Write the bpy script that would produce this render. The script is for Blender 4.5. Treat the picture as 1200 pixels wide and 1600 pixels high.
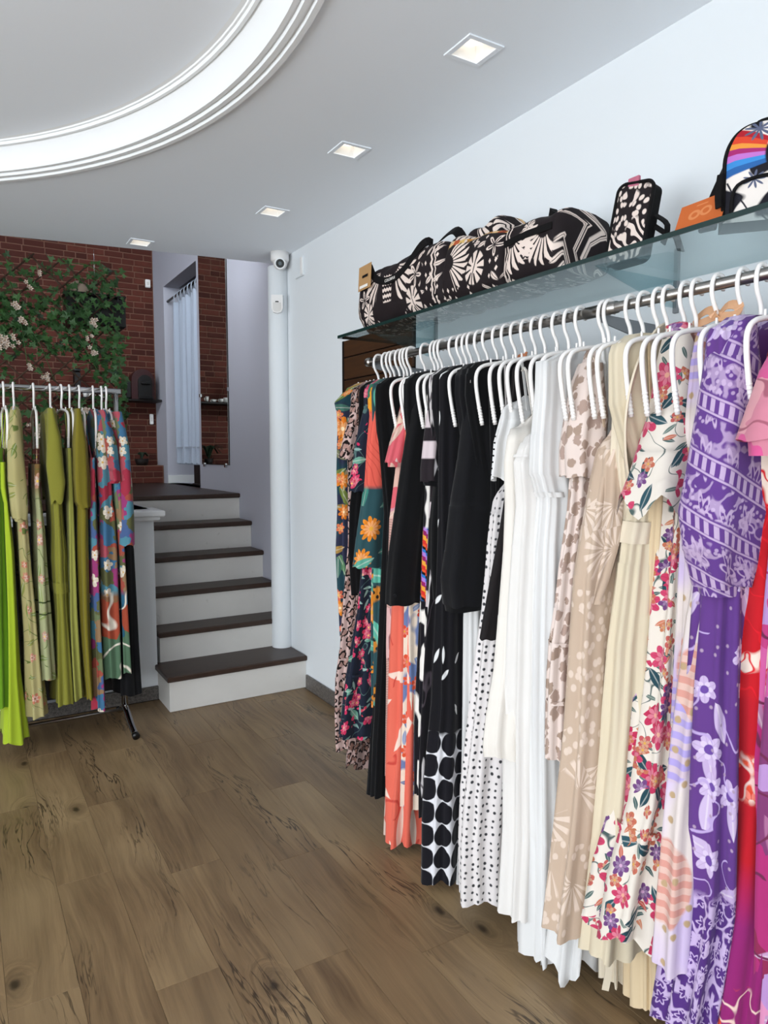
import bpy, math, random
import numpy as np
from mathutils import Vector
from mathutils.geometry import tessellate_polygon
random.seed(7)
for o in list(bpy.data.objects): bpy.data.objects.remove(o)
SC = bpy.context.scene
COL = SC.collection
PI = math.pi

# ------------------------------------------------------------------ camera
FPX = 1105.0                       # focal length in pixels of the 1200x1600 frame
CAM = np.array([0.0, 0.0, 1.5])
PITCH = math.atan(90 / FPX)
YAW = math.atan2(667, math.hypot(FPX, 90))
FW = np.array([math.sin(YAW) * math.cos(PITCH), math.cos(YAW) * math.cos(PITCH), -math.sin(PITCH)])
RT = np.array([math.cos(YAW), -math.sin(YAW), 0.0])
UP = np.cross(RT, FW)
cd = bpy.data.cameras.new('camera'); cam = bpy.data.objects.new('camera', cd); COL.objects.link(cam)
cd.sensor_fit = 'VERTICAL'; cd.sensor_height = 24.0; cd.lens = 24.0 * FPX / 1600.0
cd.clip_start = 0.05; cd.clip_end = 100
cam.location = CAM
cam.rotation_euler = (PI / 2 - PITCH, 0, -YAW)
SC.camera = cam

# ------------------------------------------------------------------ world and light
wd = bpy.data.worlds.new('daylight'); SC.world = wd; wd.use_nodes = True
bg = wd.node_tree.nodes['Background']
bg.inputs['Color'].default_value = (0.89, 0.95, 1.0, 1); bg.inputs['Strength'].default_value = 6.7
# light portals: the shop door behind the camera and the long shop window in the left wall let the daylight in
for nm, sx, sy, loc, rot in (('door_daylight', 2.9, 2.5, (-2.65, -1.92, 1.33), (PI / 2, 0, 0)), ('window_daylight', 2.45, 4.4, (-4.32, .4, 1.36), (0, -PI / 2, 0))):
    pl = bpy.data.lights.new(nm, 'AREA'); pl.shape = 'RECTANGLE'; pl.size = sx; pl.size_y = sy
    po = bpy.data.objects.new(nm, pl); COL.objects.link(po); po.location = loc; po.rotation_euler = rot
    pl.cycles.is_portal = True
SC.view_settings.view_transform = 'Standard'; SC.view_settings.look = 'None'
SC.view_settings.gamma = 1.0; SC.view_settings.use_curve_mapping = False
SC.view_settings.exposure = 0.06

# ------------------------------------------------------------------ measuring helpers (rays of the photograph met with real planes)
def ray(px, py): return FW + RT * (px - 600) / FPX - UP * (py - 800) / FPX
def onx(px, py, x): d = ray(px, py); return CAM + d * ((x - CAM[0]) / d[0])
def ony(px, py, y): d = ray(px, py); return CAM + d * ((y - CAM[1]) / d[1])
def onz(px, py, z): d = ray(px, py); return CAM + d * ((z - CAM[2]) / d[2])

# ------------------------------------------------------------------ scene helpers
def tag(o, label=None, cat=None, group=None, kind=None):
    if label: o['label'] = label
    if cat: o['category'] = cat
    if group: o['group'] = group
    if kind: o['kind'] = kind
    return o
def thing(name, label, cat, loc, group=None, rotz=0):
    o = bpy.data.objects.new(name, None); COL.objects.link(o); o.location = loc; o.rotation_euler = (0, 0, rotz)
    o.empty_display_size = 0.05
    return tag(o, label, cat, group)
class MB:
    def __init__(s): s.v = []; s.f = []; s.uv = []; s.smooth = []
    def add(s, vs, fs, uvs=None, smooth=False):
        n = len(s.v); s.v += [tuple(map(float, p)) for p in vs]
        s.uv += list(uvs) if uvs is not None else [(p[0] + p[1], p[2]) for p in vs]
        for f in fs: s.f.append(tuple(i + n for i in f)); s.smooth.append(smooth)
        return s
    def box(s, a, b, bev=0.0):
        x0, y0, z0 = [min(p, q) for p, q in zip(a, b)]; x1, y1, z1 = [max(p, q) for p, q in zip(a, b)]
        if bev <= 0:
            vs = [(x, y, z) for z in (z0, z1) for y in (y0, y1) for x in (x0, x1)]
            return s.add(vs, [(0, 2, 3, 1), (4, 5, 7, 6), (0, 1, 5, 4), (2, 6, 7, 3), (0, 4, 6, 2), (1, 3, 7, 5)])
        bx = min(bev, (x1 - x0) * .45, (y1 - y0) * .45, (z1 - z0) * .45)
        def ring(i, z): return [(x0 + i, y0 + i, z), (x1 - i, y0 + i, z), (x1 - i, y1 - i, z), (x0 + i, y1 - i, z)]
        vs = ring(bx, z0) + ring(0, z0 + bx) + ring(0, z1 - bx) + ring(bx, z1)
        fs = [(3, 2, 1, 0), (12, 13, 14, 15)]
        for k in range(3):
            for j in range(4): fs.append((k * 4 + j, k * 4 + (j + 1) % 4, k * 4 + 4 + (j + 1) % 4, k * 4 + 4 + j))
        return s.add(vs, fs)
    def tube(s, path, r, n=8, cap=True, closed=False):
        P = [Vector(p) for p in path]; m = len(P); rings = []
        rr = r if hasattr(r, '__len__') else [r] * m
        up = None
        for i in range(m):
            if closed: t = P[(i + 1) % m] - P[i - 1]
            else: t = P[min(i + 1, m - 1)] - P[max(i - 1, 0)]
            t.normalize()
            if up is None: up = Vector((0, 0, 1)) if abs(t.z) < .9 else Vector((1, 0, 0))
            a = t.cross(up); a.normalize(); b = a.cross(t); b.normalize(); up = b
            rings.append([P[i] + (a * math.cos(q) + b * math.sin(q)) * rr[i] for q in [2 * PI * k / n for k in range(n)]])
        vs = [p for q in rings for p in q]; fs = []
        for i in range(m if closed else m - 1):
            k = (i + 1) % m
            for j in range(n): fs.append((i * n + j, i * n + (j + 1) % n, k * n + (j + 1) % n, k * n + j))
        if cap and not closed: fs += [tuple(range(n))[::-1], tuple(range((m - 1) * n, m * n))]
        return s.add(vs, fs, smooth=True)
    def ribbon(s, path, width, thick, side):
        """flat strap: side = vector (or one per point) along the strap's width"""
        P = [Vector(p) for p in path]; m = len(P); vs = []
        for i in range(m):
            t = (P[min(i + 1, m - 1)] - P[max(i - 1, 0)]).normalized()
            w = Vector(side[i] if hasattr(side[0], '__len__') else side); w = (w - t * w.dot(t)).normalized()
            n = t.cross(w)
            for a, b in ((-1, -1), (1, -1), (1, 1), (-1, 1)): vs.append(P[i] + w * a * width / 2 + n * b * thick / 2)
        fs = [(0, 1, 2, 3), tuple((m - 1) * 4 + k for k in (3, 2, 1, 0))]
        for i in range(m - 1):
            for j in range(4): fs.append((i * 4 + j, i * 4 + 4 + j, i * 4 + 4 + (j + 1) % 4, i * 4 + (j + 1) % 4))
        return s.add(vs, fs)
    def lathe(s, prof, c=(0, 0, 0), n=24, a0=0, a1=2 * PI, smooth=True):
        full = abs(a1 - a0 - 2 * PI) < 1e-6; k = n if full else n + 1; vs = []
        for (r, z) in prof:
            for j in range(k):
                q = a0 + (a1 - a0) * j / n; vs.append((c[0] + r * math.cos(q), c[1] + r * math.sin(q), c[2] + z))
        fs = []
        for i in range(len(prof) - 1):
            for j in range(n):
                j2 = (j + 1) % k if full else j + 1
                fs.append((i * k + j, i * k + j2, (i + 1) * k + j2, (i + 1) * k + j))
        return s.add(vs, fs, smooth=smooth)
    def prism(s, poly, off):
        """extrude a planar polygon (3D points) by the vector off"""
        n = len(poly); vs = [tuple(p) for p in poly] + [tuple(np.array(p) + np.array(off)) for p in poly]
        fs = [tuple(range(n)), tuple(range(n, 2 * n))[::-1]] + [(i, i + n, (i + 1) % n + n, (i + 1) % n) for i in range(n)]
        return s.add(vs, fs)
    def mesh(s, name, origin=(0, 0, 0)):
        me = bpy.data.meshes.new(name)
        o = np.array(origin, float)
        me.from_pydata([tuple(np.array(p) - o) for p in s.v], [], s.f); me.update()
        uvl = me.uv_layers.new(name='UVMap')
        li = np.zeros(len(me.loops), np.int32); me.loops.foreach_get('vertex_index', li)
        uvl.data.foreach_set('uv', np.array(s.uv, np.float32)[li].ravel())
        me.polygons.foreach_set('use_smooth', s.smooth)
        return me
    def build(s, name, mat, parent=None, loc=None, fix=True):
        """parts: vertices given in world space, stored relative to the parent's (unrotated) place"""
        og = (0, 0, 0)
        if parent is not None:
            og = np.zeros(3); p = parent
            while p is not None: og = og + np.array(p.location); p = p.parent
        elif loc is not None: og = loc
        me = s.mesh(name, og)
        if fix:
            import bmesh
            bm = bmesh.new(); bm.from_mesh(me); bmesh.ops.recalc_face_normals(bm, faces=bm.faces); bm.to_mesh(me); bm.free()
        for m in (mat if isinstance(mat, (list, tuple)) else [mat]): me.materials.append(m)
        o = bpy.data.objects.new(name, me); COL.objects.link(o)
        if parent is not None: o.parent = parent
        elif loc is not None: o.location = loc
        return o
def smoothpath(pts, k=4):
    P = [np.array(p, float) for p in pts]; out = []
    for i in range(len(P) - 1):
        p0, p1, p2, p3 = P[max(i - 1, 0)], P[i], P[i + 1], P[min(i + 2, len(P) - 1)]
        for j in range(k):
            t = j / k
            out.append(.5 * (2 * p1 + (p2 - p0) * t + (2 * p0 - 5 * p1 + 4 * p2 - p3) * t * t + (3 * p1 - p0 - 3 * p2 + p3) * t ** 3))
    out.append(P[-1]); return out

# ------------------------------------------------------------------ material helpers: arithmetic on node sockets
NT = None
class X:
    def __init__(s, so): s.so = so
    def __add__(a, b): return M('ADD', a, b)
    def __radd__(a, b): return M('ADD', b, a)
    def __sub__(a, b): return M('SUBTRACT', a, b)
    def __rsub__(a, b): return M('SUBTRACT', b, a)
    def __mul__(a, b): return M('MULTIPLY', a, b)
    def __rmul__(a, b): return M('MULTIPLY', b, a)
    def __truediv__(a, b): return M('DIVIDE', a, b)
    def __rtruediv__(a, b): return M('DIVIDE', b, a)
    def __lt__(a, b): return M('LESS_THAN', a, b)
    def __gt__(a, b): return M('GREATER_THAN', a, b)
    def __neg__(a): return M('MULTIPLY', a, -1.0)
def put(sock, v):
    if isinstance(v, X): NT.links.new(v.so, sock)
    elif isinstance(v, bpy.types.NodeSocket): NT.links.new(v, sock)
    else: sock.default_value = v
def M(op, *a):
    n = NT.nodes.new('ShaderNodeMath'); n.operation = op
    for i, v in enumerate(a): put(n.inputs[i], v)
    return X(n.outputs[0])
def sin(a): return M('SINE', a)
def cos(a): return M('COSINE', a)
def absf(a): return M('ABSOLUTE', a)
def mx(a, b): return M('MAXIMUM', a, b)
def mn(a, b): return M('MINIMUM', a, b)
def fract(a): return M('FRACT', a)
def clamp(a): n = NT.nodes.new('ShaderNodeClamp'); put(n.inputs[0], a); return X(n.outputs[0])
def edge(d, k=40.): return clamp(d * k + .5)          # signed distance -> mask
def hyp(a, b): return M('SQRT', a * a + b * b)
def vec(a, b, c=0.0):
    n = NT.nodes.new('ShaderNodeCombineXYZ'); put(n.inputs[0], a); put(n.inputs[1], b); put(n.inputs[2], c); return n.outputs[0]
def sep(v):
    n = NT.nodes.new('ShaderNodeSeparateXYZ'); put(n.inputs[0], v); return [X(o) for o in n.outputs]
def coords(kind='UV'):
    n = NT.nodes.new('ShaderNodeTexCoord'); return sep(n.outputs[kind])
def rnd_object(): return X(NT.nodes.new('ShaderNodeObjectInfo').outputs['Random'])
def vor(u, v, rand=1.0, w=None):
    n = NT.nodes.new('ShaderNodeTexVoronoi'); n.voronoi_dimensions = '2D'; n.inputs['Scale'].default_value = 1
    n.inputs['Randomness'].default_value = rand
    put(n.inputs['Vector'], vec(u, v)); p = sep(n.outputs['Position']); c = sep(n.outputs['Color'])
    return X(n.outputs['Distance']), u - p[0], v - p[1], c
def noise(u, v, sc, det=2.0, w=0.0, rough=.5):
    n = NT.nodes.new('ShaderNodeTexNoise'); n.noise_dimensions = '3D'
    put(n.inputs['Vector'], vec(u, v, w)); n.inputs['Scale'].default_value = sc; n.inputs['Detail'].default_value = det
    n.inputs['Roughness'].default_value = rough
    return X(n.outputs[0])
def mix(a, b, f):
    n = NT.nodes.new('ShaderNodeMix'); n.data_type = 'RGBA'
    put(n.inputs[0], f); put(n.inputs[6], a); put(n.inputs[7], b); return n.outputs[2]
def ramp(f, stops, const=True):
    n = NT.nodes.new('ShaderNodeValToRGB'); put(n.inputs[0], f); r = n.color_ramp
    r.interpolation = 'CONSTANT' if const else 'LINEAR'
    while len(r.elements) < len(stops): r.elements.new(.5)
    for e, (p, c) in zip(r.elements, stops): e.position = p; e.color = c
    return n.outputs[0]
def C(h):
    h = h.lstrip('#'); q = [int(h[i:i + 2], 16) / 255 for i in (0, 2, 4)]
    return tuple(c / 12.92 if c <= .04045 else ((c + .055) / 1.055) ** 2.4 for c in q) + (1.0,)
MATS = {}
def mat(name, fn, rough=.6, spec=.3, metal=0.0, sheen=0.0, bump=None, alpha=None, emit=None):
    """fn() builds the colour inside the new tree (or is a plain colour)"""
    global NT
    if name in MATS: return MATS[name]
    m = bpy.data.materials.new(name); m.use_nodes = True; NT = m.node_tree
    b = NT.nodes['Principled BSDF']
    c = fn() if callable(fn) else fn
    put(b.inputs['Base Color'], c)
    b.inputs['Roughness'].default_value = rough; b.inputs['Specular IOR Level'].default_value = spec
    b.inputs['Metallic'].default_value = metal
    if sheen: b.inputs['Sheen Weight'].default_value = sheen
    if alpha is not None: b.inputs['Alpha'].default_value = alpha
    if emit: b.inputs['Emission Color'].default_value = emit[0]; b.inputs['Emission Strength'].default_value = emit[1]
    if bump:
        n = NT.nodes.new('ShaderNodeBump'); put(n.inputs['Height'], bump[0]()); n.inputs['Strength'].default_value = bump[1]
        n.inputs['Distance'].default_value = bump[2] if len(bump) > 2 else .01
        NT.links.new(n.outputs[0], b.inputs['Normal'])
    MATS[name] = m; return m
def plainish(h, amt=.06, sc=6):
    """a plain colour with a little uneven wear"""
    c = C(h); d = tuple(q * (1 - amt * 2) for q in c[:3]) + (1,)
    def f():
        o = coords('Object'); n = NT.nodes.new('ShaderNodeTexNoise'); put(n.inputs['Vector'], vec(*o)); n.inputs['Scale'].default_value = sc
        n.inputs['Detail'].default_value = 3
        return mix(d, c, X(n.outputs[0]))
    return f
# ================================================================== THE ROOM
YFR = -1.9      # inner face of the shop front
W = 1.87; ZC = 2.77; ZUP = 1.2; YB = 7.9
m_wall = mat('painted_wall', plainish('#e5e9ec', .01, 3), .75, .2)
m_wall_shade = mat('painted_wall_shade', plainish('#c3c4d0', .02, 2), .8, .2)  # wall paint greyed towards lilac, putting the upper level's shade into the colour
m_ceil = mat('painted_ceiling', plainish('#f4f9ff', .004, 2), .8, .15)
m_mould = mat('moulding_paint', plainish('#f2f4f5', .01, 4), .6, .25)
def wood_tread():
    u, v, w = coords('Object'); n = noise(u * 3, v * 22, 1, 4, 0, .6); k = noise(u * 6, v * 6, 1, 3, 4.)
    return mix(mix(C('#2b1f1a'), C('#4a372d'), n), C('#1f1713'), clamp(k * 2 - 1.1))
m_tread = mat('stained_tread', wood_tread, .42, .4)
def riser_paint():
    u, v, w = coords('Object'); n = noise(u * 2, w * 3, 2, 4); s = noise(u * 9, w * 9, 2, 3, 3.)
    return mix(mix(C('#cdcac5'), C('#dddad5'), n), C('#a19c94'), clamp(s * 4 - 2.65) )
m_riser = mat('riser_paint', riser_paint, .7, .25)
def granite():
    u, v, w = coords('Object'); n = noise(u + v, w, 60, 4, 0, .7); k = noise(u + v, w, 160, 2, 5.)
    return mix(mix(C('#2f2d2c'), C('#77716c'), clamp(n * 2.4 - .7)), C('#b3aca4'), clamp(k * 5 - 3.1))
m_granite = mat('granite', granite, .35, .45)

# floor: a screed and each plank of the laminate
def plank_col():
    u, v, w = coords('Object'); r = rnd_object()
    uu = u + r * 13.7; vv = v + r * 31.3
    wob = noise(uu * 1.5, vv * .8, 2.0, 2) - .5
    kx, lx, ly, kc = vor(uu * 3.1, vv * 1.1, .9)
    on = kc[0] > .5; kr = hyp(lx * 1.0, ly * 1.55) + (noise(uu, vv, 22, 2, 3.) - .5) * .06
    swirl = clamp(1 - kr * 4.5) * on
    g = noise(uu * 9 + wob * 1.2 + swirl * 2.5, vv * .55 + swirl * .6, 2.2, 6, 0, .66)
    fine = noise(uu * 70 + wob * 5 + swirl * 6, vv * 2.2, 1.2, 3, 2., .6)
    tone = noise(uu * 1.3, vv * .9, 1.6, 2, 5.)
    cr = noise(uu * 11 + wob * 2.0, vv * .8, 1.6, 4, 5., .62)
    crack = edge(.012 - absf(cr - .5), 70) * clamp(noise(uu * 3, vv * .9, 1.5, 1, 8.) * 7 - 3.6)
    base = mix(C('#5f4933'), C('#a08460'), clamp(g * 2.1 - .55))
    base = mix(base, C('#5c4732'), clamp(fine * 2.6 - 1.15) * .6)
    base = mix(base, C('#bfa47b'), clamp(tone * 2.4 - .95) * .55)
    base = mix(base, C('#6b543d'), (r * .4))
    base = mix(base, C('#2b1f15'), clamp(crack) * .8)
    halo = clamp(1 - kr * 7) * on
    base = mix(base, C('#3c2c1e'), halo * .6)
    return mix(base, C('#241910'), edge(.035 - kr, 30) * on * .75)
m_plank = mat('oak_laminate', plank_col, .4, .4)
m_screed = mat('floor_screed', plainish('#2a211a', .05), .8)
floor = tag(MB().box((-4.45, YFR - .15, -.12), (W + .15, YB + .15, -.0055)).build('floor', m_screed), kind='structure')
PW, PLN = .181, 1.215
x_seam = onz(402, 1302, 0)[0]; y_joint = onz(271, 1398, 0)[1]
pm = {}
def plank_mesh(w, l):
    key = (round(w, 3), round(l, 3))
    if key not in pm:
        pm[key] = MB().box((-w / 2 + .0003, -l / 2 + .0003, -.005), (w / 2 - .0003, l / 2 - .0003, 0), .0007).mesh('plank'); pm[key].materials.append(m_plank)
    return pm[key]
i0 = math.floor((-1.6 - x_seam) / PW)
for i in range(i0, math.ceil((W - x_seam) / PW) + 1):
    xa, xb = x_seam + i * PW, x_seam + (i + 1) * PW
    xb = min(xb, W - .012)
    if xb - xa < .02: continue
    yo = y_joint + ((i * 0.447) % 1.0) * PLN if i else y_joint
    j = math.floor((YFR - yo) / PLN)
    while yo + j * PLN < 4.34:
        ya, yb = max(yo + j * PLN, YFR), min(yo + (j + 1) * PLN, 4.34); j += 1
        if yb - ya < .03: continue
        o = bpy.data.objects.new('plank', plank_mesh(xb - xa, yb - ya)); COL.objects.link(o)
        o.location = ((xa + xb) / 2, (ya + yb) / 2, 0); o.parent = floor
lf = MB().box((-4.3, YFR, -.005), (x_seam + i0 * PW, 4.34, 0)).build('plank_field', m_plank, floor); lf['kind'] = 'stuff'

# shell
DY0, DY1, DZ = 6.32, 7.47, 3.2     # curtained doorway in the right wall of the upper level
mb = MB().box((W, YFR, -.1), (W + .15, 4.37, 4.3))
tag(mb.build('wall_right', m_wall), kind='structure')
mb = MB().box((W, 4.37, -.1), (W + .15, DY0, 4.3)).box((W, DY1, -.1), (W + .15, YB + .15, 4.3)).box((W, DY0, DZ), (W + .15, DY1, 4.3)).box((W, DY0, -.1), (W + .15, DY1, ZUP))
tag(mb.build('wall_stairwell', m_wall_shade), kind='structure')
wl = tag(MB().box((-4.45, YFR, -.1), (-4.3, -1.8, 4.3)).box((-4.45, 2.6, -.1), (-4.3, YB, 4.3)).box((-4.45, -1.8, -.1), (-4.3, 2.6, .12)).box((-4.45, -1.8, 2.6), (-4.3, 2.6, 4.3)).build('wall_left', m_wall), kind='structure')
m_brown = mat('bounce_cut_brown', plainish('#4a3025', .1, 4), .85)  # dark brown for unseen upper surfaces, picked to keep bounce light low
MB().box((-4.3, 4.92, ZUP), (-4.28, YB, 4.3)).build('bounce_absorber', m_brown, wl)  # unseen dark facing added to soak up light upstairs
mb = MB().box((-4.3, YFR - .15, 2.6), (W, YFR, 3.0)).box((-1.2, YFR - .15, -.1), (W, YFR, 2.6)).box((-4.3, YFR - .15, -.1), (-4.1, YFR, 2.6)).box((-4.1, YFR - .15, -.1), (-1.2, YFR, .06))
tag(mb.build('wall_front', m_wall), kind='structure')
# upper level: platform, landing floor, lid
tag(MB().box((-4.3, 5.3, 1.0), (1.0, YB, ZUP)).box((1.0, 5.62, 1.0), (W, YB, ZUP)).box((-4.3, 4.46, 1.0), (1.0, 5.3, 1.165)).build('floor_upper', m_tread), kind='structure')
m_dark = mat('dark_panel', plainish('#1c1a19', .1, 5), .6)
mb = MB().box((.80, 4.36, 0), (1.0, 4.56, 1.13)).box((.9, 4.56, 0), (1.01, 5.3, 1.165)).box((-4.3, 4.40, 0), (.80, 4.56, 1.13))
hw = tag(mb.build('wall_half', m_wall), kind='structure')
MB().box((-4.3, 4.36, .1), (.80, 4.40, 1.10)).build('dark_panel', m_dark, hw)
mb = MB().box((-4.3, 4.30, 1.13), (1.055, 4.62, 1.165), .006).box((-4.3, 4.325, 1.105), (1.03, 4.6, 1.13), .006)
MB.build(mb, 'cap_moulding', m_mould, hw)
tag(MB().box((-4.3, 4.5, 4.3), (W + .15, YB + .2, 4.45)).build('ceiling_upper', m_brown), kind='structure')
tag(MB().box((W - .014, YFR, 0), (W, 4.06, .092), .003).build('baseboard_right', m_granite), kind='structure')
tag(MB().box((-4.3, 4.345, 0), (1.0, 4.36, .085), .003).build('baseboard_half_wall', m_granite), kind='structure')
# small room behind the curtain
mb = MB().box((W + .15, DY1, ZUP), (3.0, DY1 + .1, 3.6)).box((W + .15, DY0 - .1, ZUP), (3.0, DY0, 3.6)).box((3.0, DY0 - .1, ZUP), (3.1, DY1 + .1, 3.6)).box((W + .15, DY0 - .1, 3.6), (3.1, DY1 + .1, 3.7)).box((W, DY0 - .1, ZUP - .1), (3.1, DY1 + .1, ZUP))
tag(mb.build('wall_fitting_room', m_wall_shade), kind='structure')
tag(MB().box((W + .0, DY1 - .016, ZUP), (2.75, DY1, ZUP + .085), .004).build('baseboard_fitting_room', m_mould), kind='structure')

# main ceiling with the round tray and holes for the recessed lights
RC = (-1.23, 2.2); RO = 2.185
LIGHTS = [(1.45, 1.861), (1.462, 2.712), (1.473, 3.584), (.997, 4.50)]
LH = .05
outer = [(-4.3, YFR), (W, YFR), (W, 4.535), (1.03, 4.65), (.27, 4.775), (-.6, 4.86), (-4.3, 4.9)]
NA = 96
circ = [(RC[0] + RO * math.cos(2 * PI * k / NA), RC[1] + RO * math.sin(2 * PI * k / NA)) for k in range(NA)]
holes = [[(x - LH, y - LH), (x + LH, y - LH), (x + LH, y + LH), (x - LH, y + LH)] for x, y in LIGHTS]
loops = [outer, circ] + holes
tri = tessellate_polygon([[Vector((p[0], p[1], 0)) for p in l] for l in loops])
flat = [p for l in loops for p in l]
mb = MB().add([(p[0], p[1], ZC) for p in flat], tri)
n = len(outer)
mb.add([(p[0], p[1], ZC) for p in outer] + [(p[0], p[1], 3.1) for p in outer], [(i, (i + 1) % n, (i + 1) % n + n, i + n) for i in range(n)])
mb.add([(p[0], p[1], 3.1) for p in outer], [tuple(range(n))])
ceil = tag(mb.build('ceiling', m_ceil, fix=False), kind='structure')
# tray: three fillets, a cove, an upper lip, the raised disc
prof = [(RO + .0, 0), (RO - .0, -.012), (RO - .018, -.012), (RO - .020, .004), (RO - .028, .004), (RO - .030, -.004), (RO - .047, -.004), (RO - .049, .012), (RO - .056, .012), (RO - .058, .006), (RO - .072, .006), (RO - .074, .02)]
MB().lathe(prof, (RC[0], RC[1], ZC), 128, smooth=False).build('tray_moulding', m_mould, ceil)
cove = [(RO - .074, .02)] + [(RO - .074 - .035 * (t ** 2.2), .02 + .085 * t) for t in [k / 10 for k in range(1, 11)]]
MB().lathe(cove, (RC[0], RC[1], ZC), 128).build('tray_cove', m_mould, ceil)
lip = [(RO - .109, .105), (RO - .112, .096), (RO - .124, .096), (RO - .126, .108), (RO - .134, .108), (RO - .136, .114), (RO - .152, .114)]
MB().lathe(lip, (RC[0], RC[1], ZC), 128, smooth=False).build('tray_lip', m_mould, ceil)
MB().lathe([(RO - .152, .114), (.001, .114)], (RC[0], RC[1], ZC), 128, smooth=False).build('tray_disc', m_ceil, ceil)

# recessed square lights
m_lamp = mat('lamp_glow', C('#fff1dd'), .5, emit=((1.0, .86, .68, 1), 2.2))
m_white_pl = mat('white_plastic', plainish('#eceae8', .01, 20), .4, .4)
desc = ['square recessed ceiling light highest in the picture, nearest the bright right wall', 'square recessed ceiling light above the patterned duffel bags', 'square recessed ceiling light nearest the white security camera', 'square recessed ceiling light above the top of the brick wall']
for (x, y), d, pw in zip(LIGHTS, desc, (3, 2, 2, 2)):
    t = thing('recessed_light', d, 'ceiling light', (x, y, ZC), 'square recessed ceiling lights')
    mb = MB()
    for a, b in (((-.068, -.068), (.068, -.05)), ((-.068, .05), (.068, .068)), ((-.068, -.05), (-.05, .05)), ((.05, -.05), (.068, .05))):
        mb.box((x + a[0], y + a[1], ZC - .004), (x + b[0], y + b[1], ZC + .004), .001)
    mb.build('frame', m_ceil, t)
    mb = MB(); 
    a = [(x - LH, y - LH), (x + LH, y - LH), (x + LH, y + LH), (x - LH, y + LH)]
    mb.add([(p[0], p[1], ZC) for p in a] + [(x + (p[0] - x) * .72, y + (p[1] - y) * .72, ZC + .045) for p in a], [(i, (i + 1) % 4, (i + 1) % 4 + 4, i + 4) for i in range(4)] )
    mb.build('reflector', m_mould, t, fix=False)
    MB().lathe([(.0005, 0), (.034, 0), (.036, .012), (.0005, .013)], (x, y, ZC + .032), 20).build('lamp', m_lamp, t)
    MB().box((x - .04, y - .04, ZC + .045), (x + .04, y + .04, ZC + .06)).build('housing', m_mould, t)

# staircase: six white blocks with dark treads
st = thing('staircase', 'white staircase with six dark wooden treads rising beside the half wall', 'staircase', (1.43, 4.06, 0))
YF = [4.06, 4.37, 4.57, 4.79, 5.02, 5.27]; ZT = [.215, .405, .615, .81, 1.005, 1.2]
for k in range(6):
    y0, z1 = YF[k], ZT[k]; y1 = YF[k + 1] if k < 5 else 5.6
    x0 = .99 if k == 0 else 1.015
    zb = 0 if k == 0 else ZT[k - 1]
    MB().box((x0 + .01, y0 + .02, zb - (.0 if k == 0 else .02)), (W - .002, y1 + .05, z1 - .034), .004).build('riser', m_riser, st)
    xl = x0 if k else .985
    xr = W - .002
    if k == 5: xl = 1.0
    poly = [(xl, y0, z1 - .034), (xr, y0, z1 - .034), (xr, y1 + .03, z1 - .034), (xl, y1 + .03, z1 - .034)]
    MB().box((xl, y0, z1 - .034), (xr, y1 + .03, z1), .006).build('tread', m_tread, st)

# round pillar with the sensor, the camera above it
col = MB().lathe([(.066, .215), (.066, 1.4), (.064, 2.70), (.058, 2.705), (.058, 2.69), (.001, 2.69)], (1.822, 4.36, 0), 32)
tag(col.build('pillar', m_wall, loc=None), 'white round pillar standing at the foot of the stairs', 'pillar')
# ================================================================== UPPER LEVEL
m_mortar = mat('mortar', plainish('#7b5a4c', .08, 30), .9, .1)
def brick_col():
    u, v, w = coords('Object'); r = rnd_object(); n = noise(u * 3 + r * 20, w * 3 + r * 9, 6, 4)
    c = mix(C('#43231e'), C('#63352b'), r); return mix(c, C('#4a2a25'), clamp(n * 2 - .75) * .6)
m_brick = mat('brick', brick_col, .85, .15)
wb = tag(MB().box((-4.3, YB, -.1), (W + .15, YB + .15, 4.3)).build('wall_back', m_mortar), kind='structure')
RH = .0617; BL = [.205, .125, .185, .15, .21, .11, .17]
bm_cache = {}
def brick_mesh(l):
    if l not in bm_cache:
        bm_cache[l] = MB().box((0, -.009, 0), (l - .011, 0, RH - .011), .003).mesh('brick'); bm_cache[l].materials.append(m_brick)
    return bm_cache[l]
bricks = []; rb = random.Random(3)
for r in range(0, 50):
    z = ZUP + r * RH; x = W - (0 if r % 2 else .08) ; first = True
    while x > -1.2:
        l = rb.choice(BL)
        if first and r % 2 == 0: x += .08; l = .09
        first = False
        if z + RH < 4.29: bricks.append((x - l, z, l))
        x -= l
vis = sorted([b for b in bricks if b[0] > .55], key=lambda b: abs(b[0] - 1.4) * .9 + abs(b[1] - 2.5) * .35)
near = set(id(b) for b in vis[:300]); stuffmb = MB()
for b in bricks:
    if id(b) in near:
        o = bpy.data.objects.new('brick', brick_mesh(b[2])); COL.objects.link(o); o.location = (b[0], YB, b[1]); o.parent = wb
    else: stuffmb.box((b[0], YB - .009, b[1]), (b[0] + b[2] - .011, YB, b[1] + RH - .011))
so = stuffmb.build('brickwork', m_brick, wb); so['kind'] = 'stuff'
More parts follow.
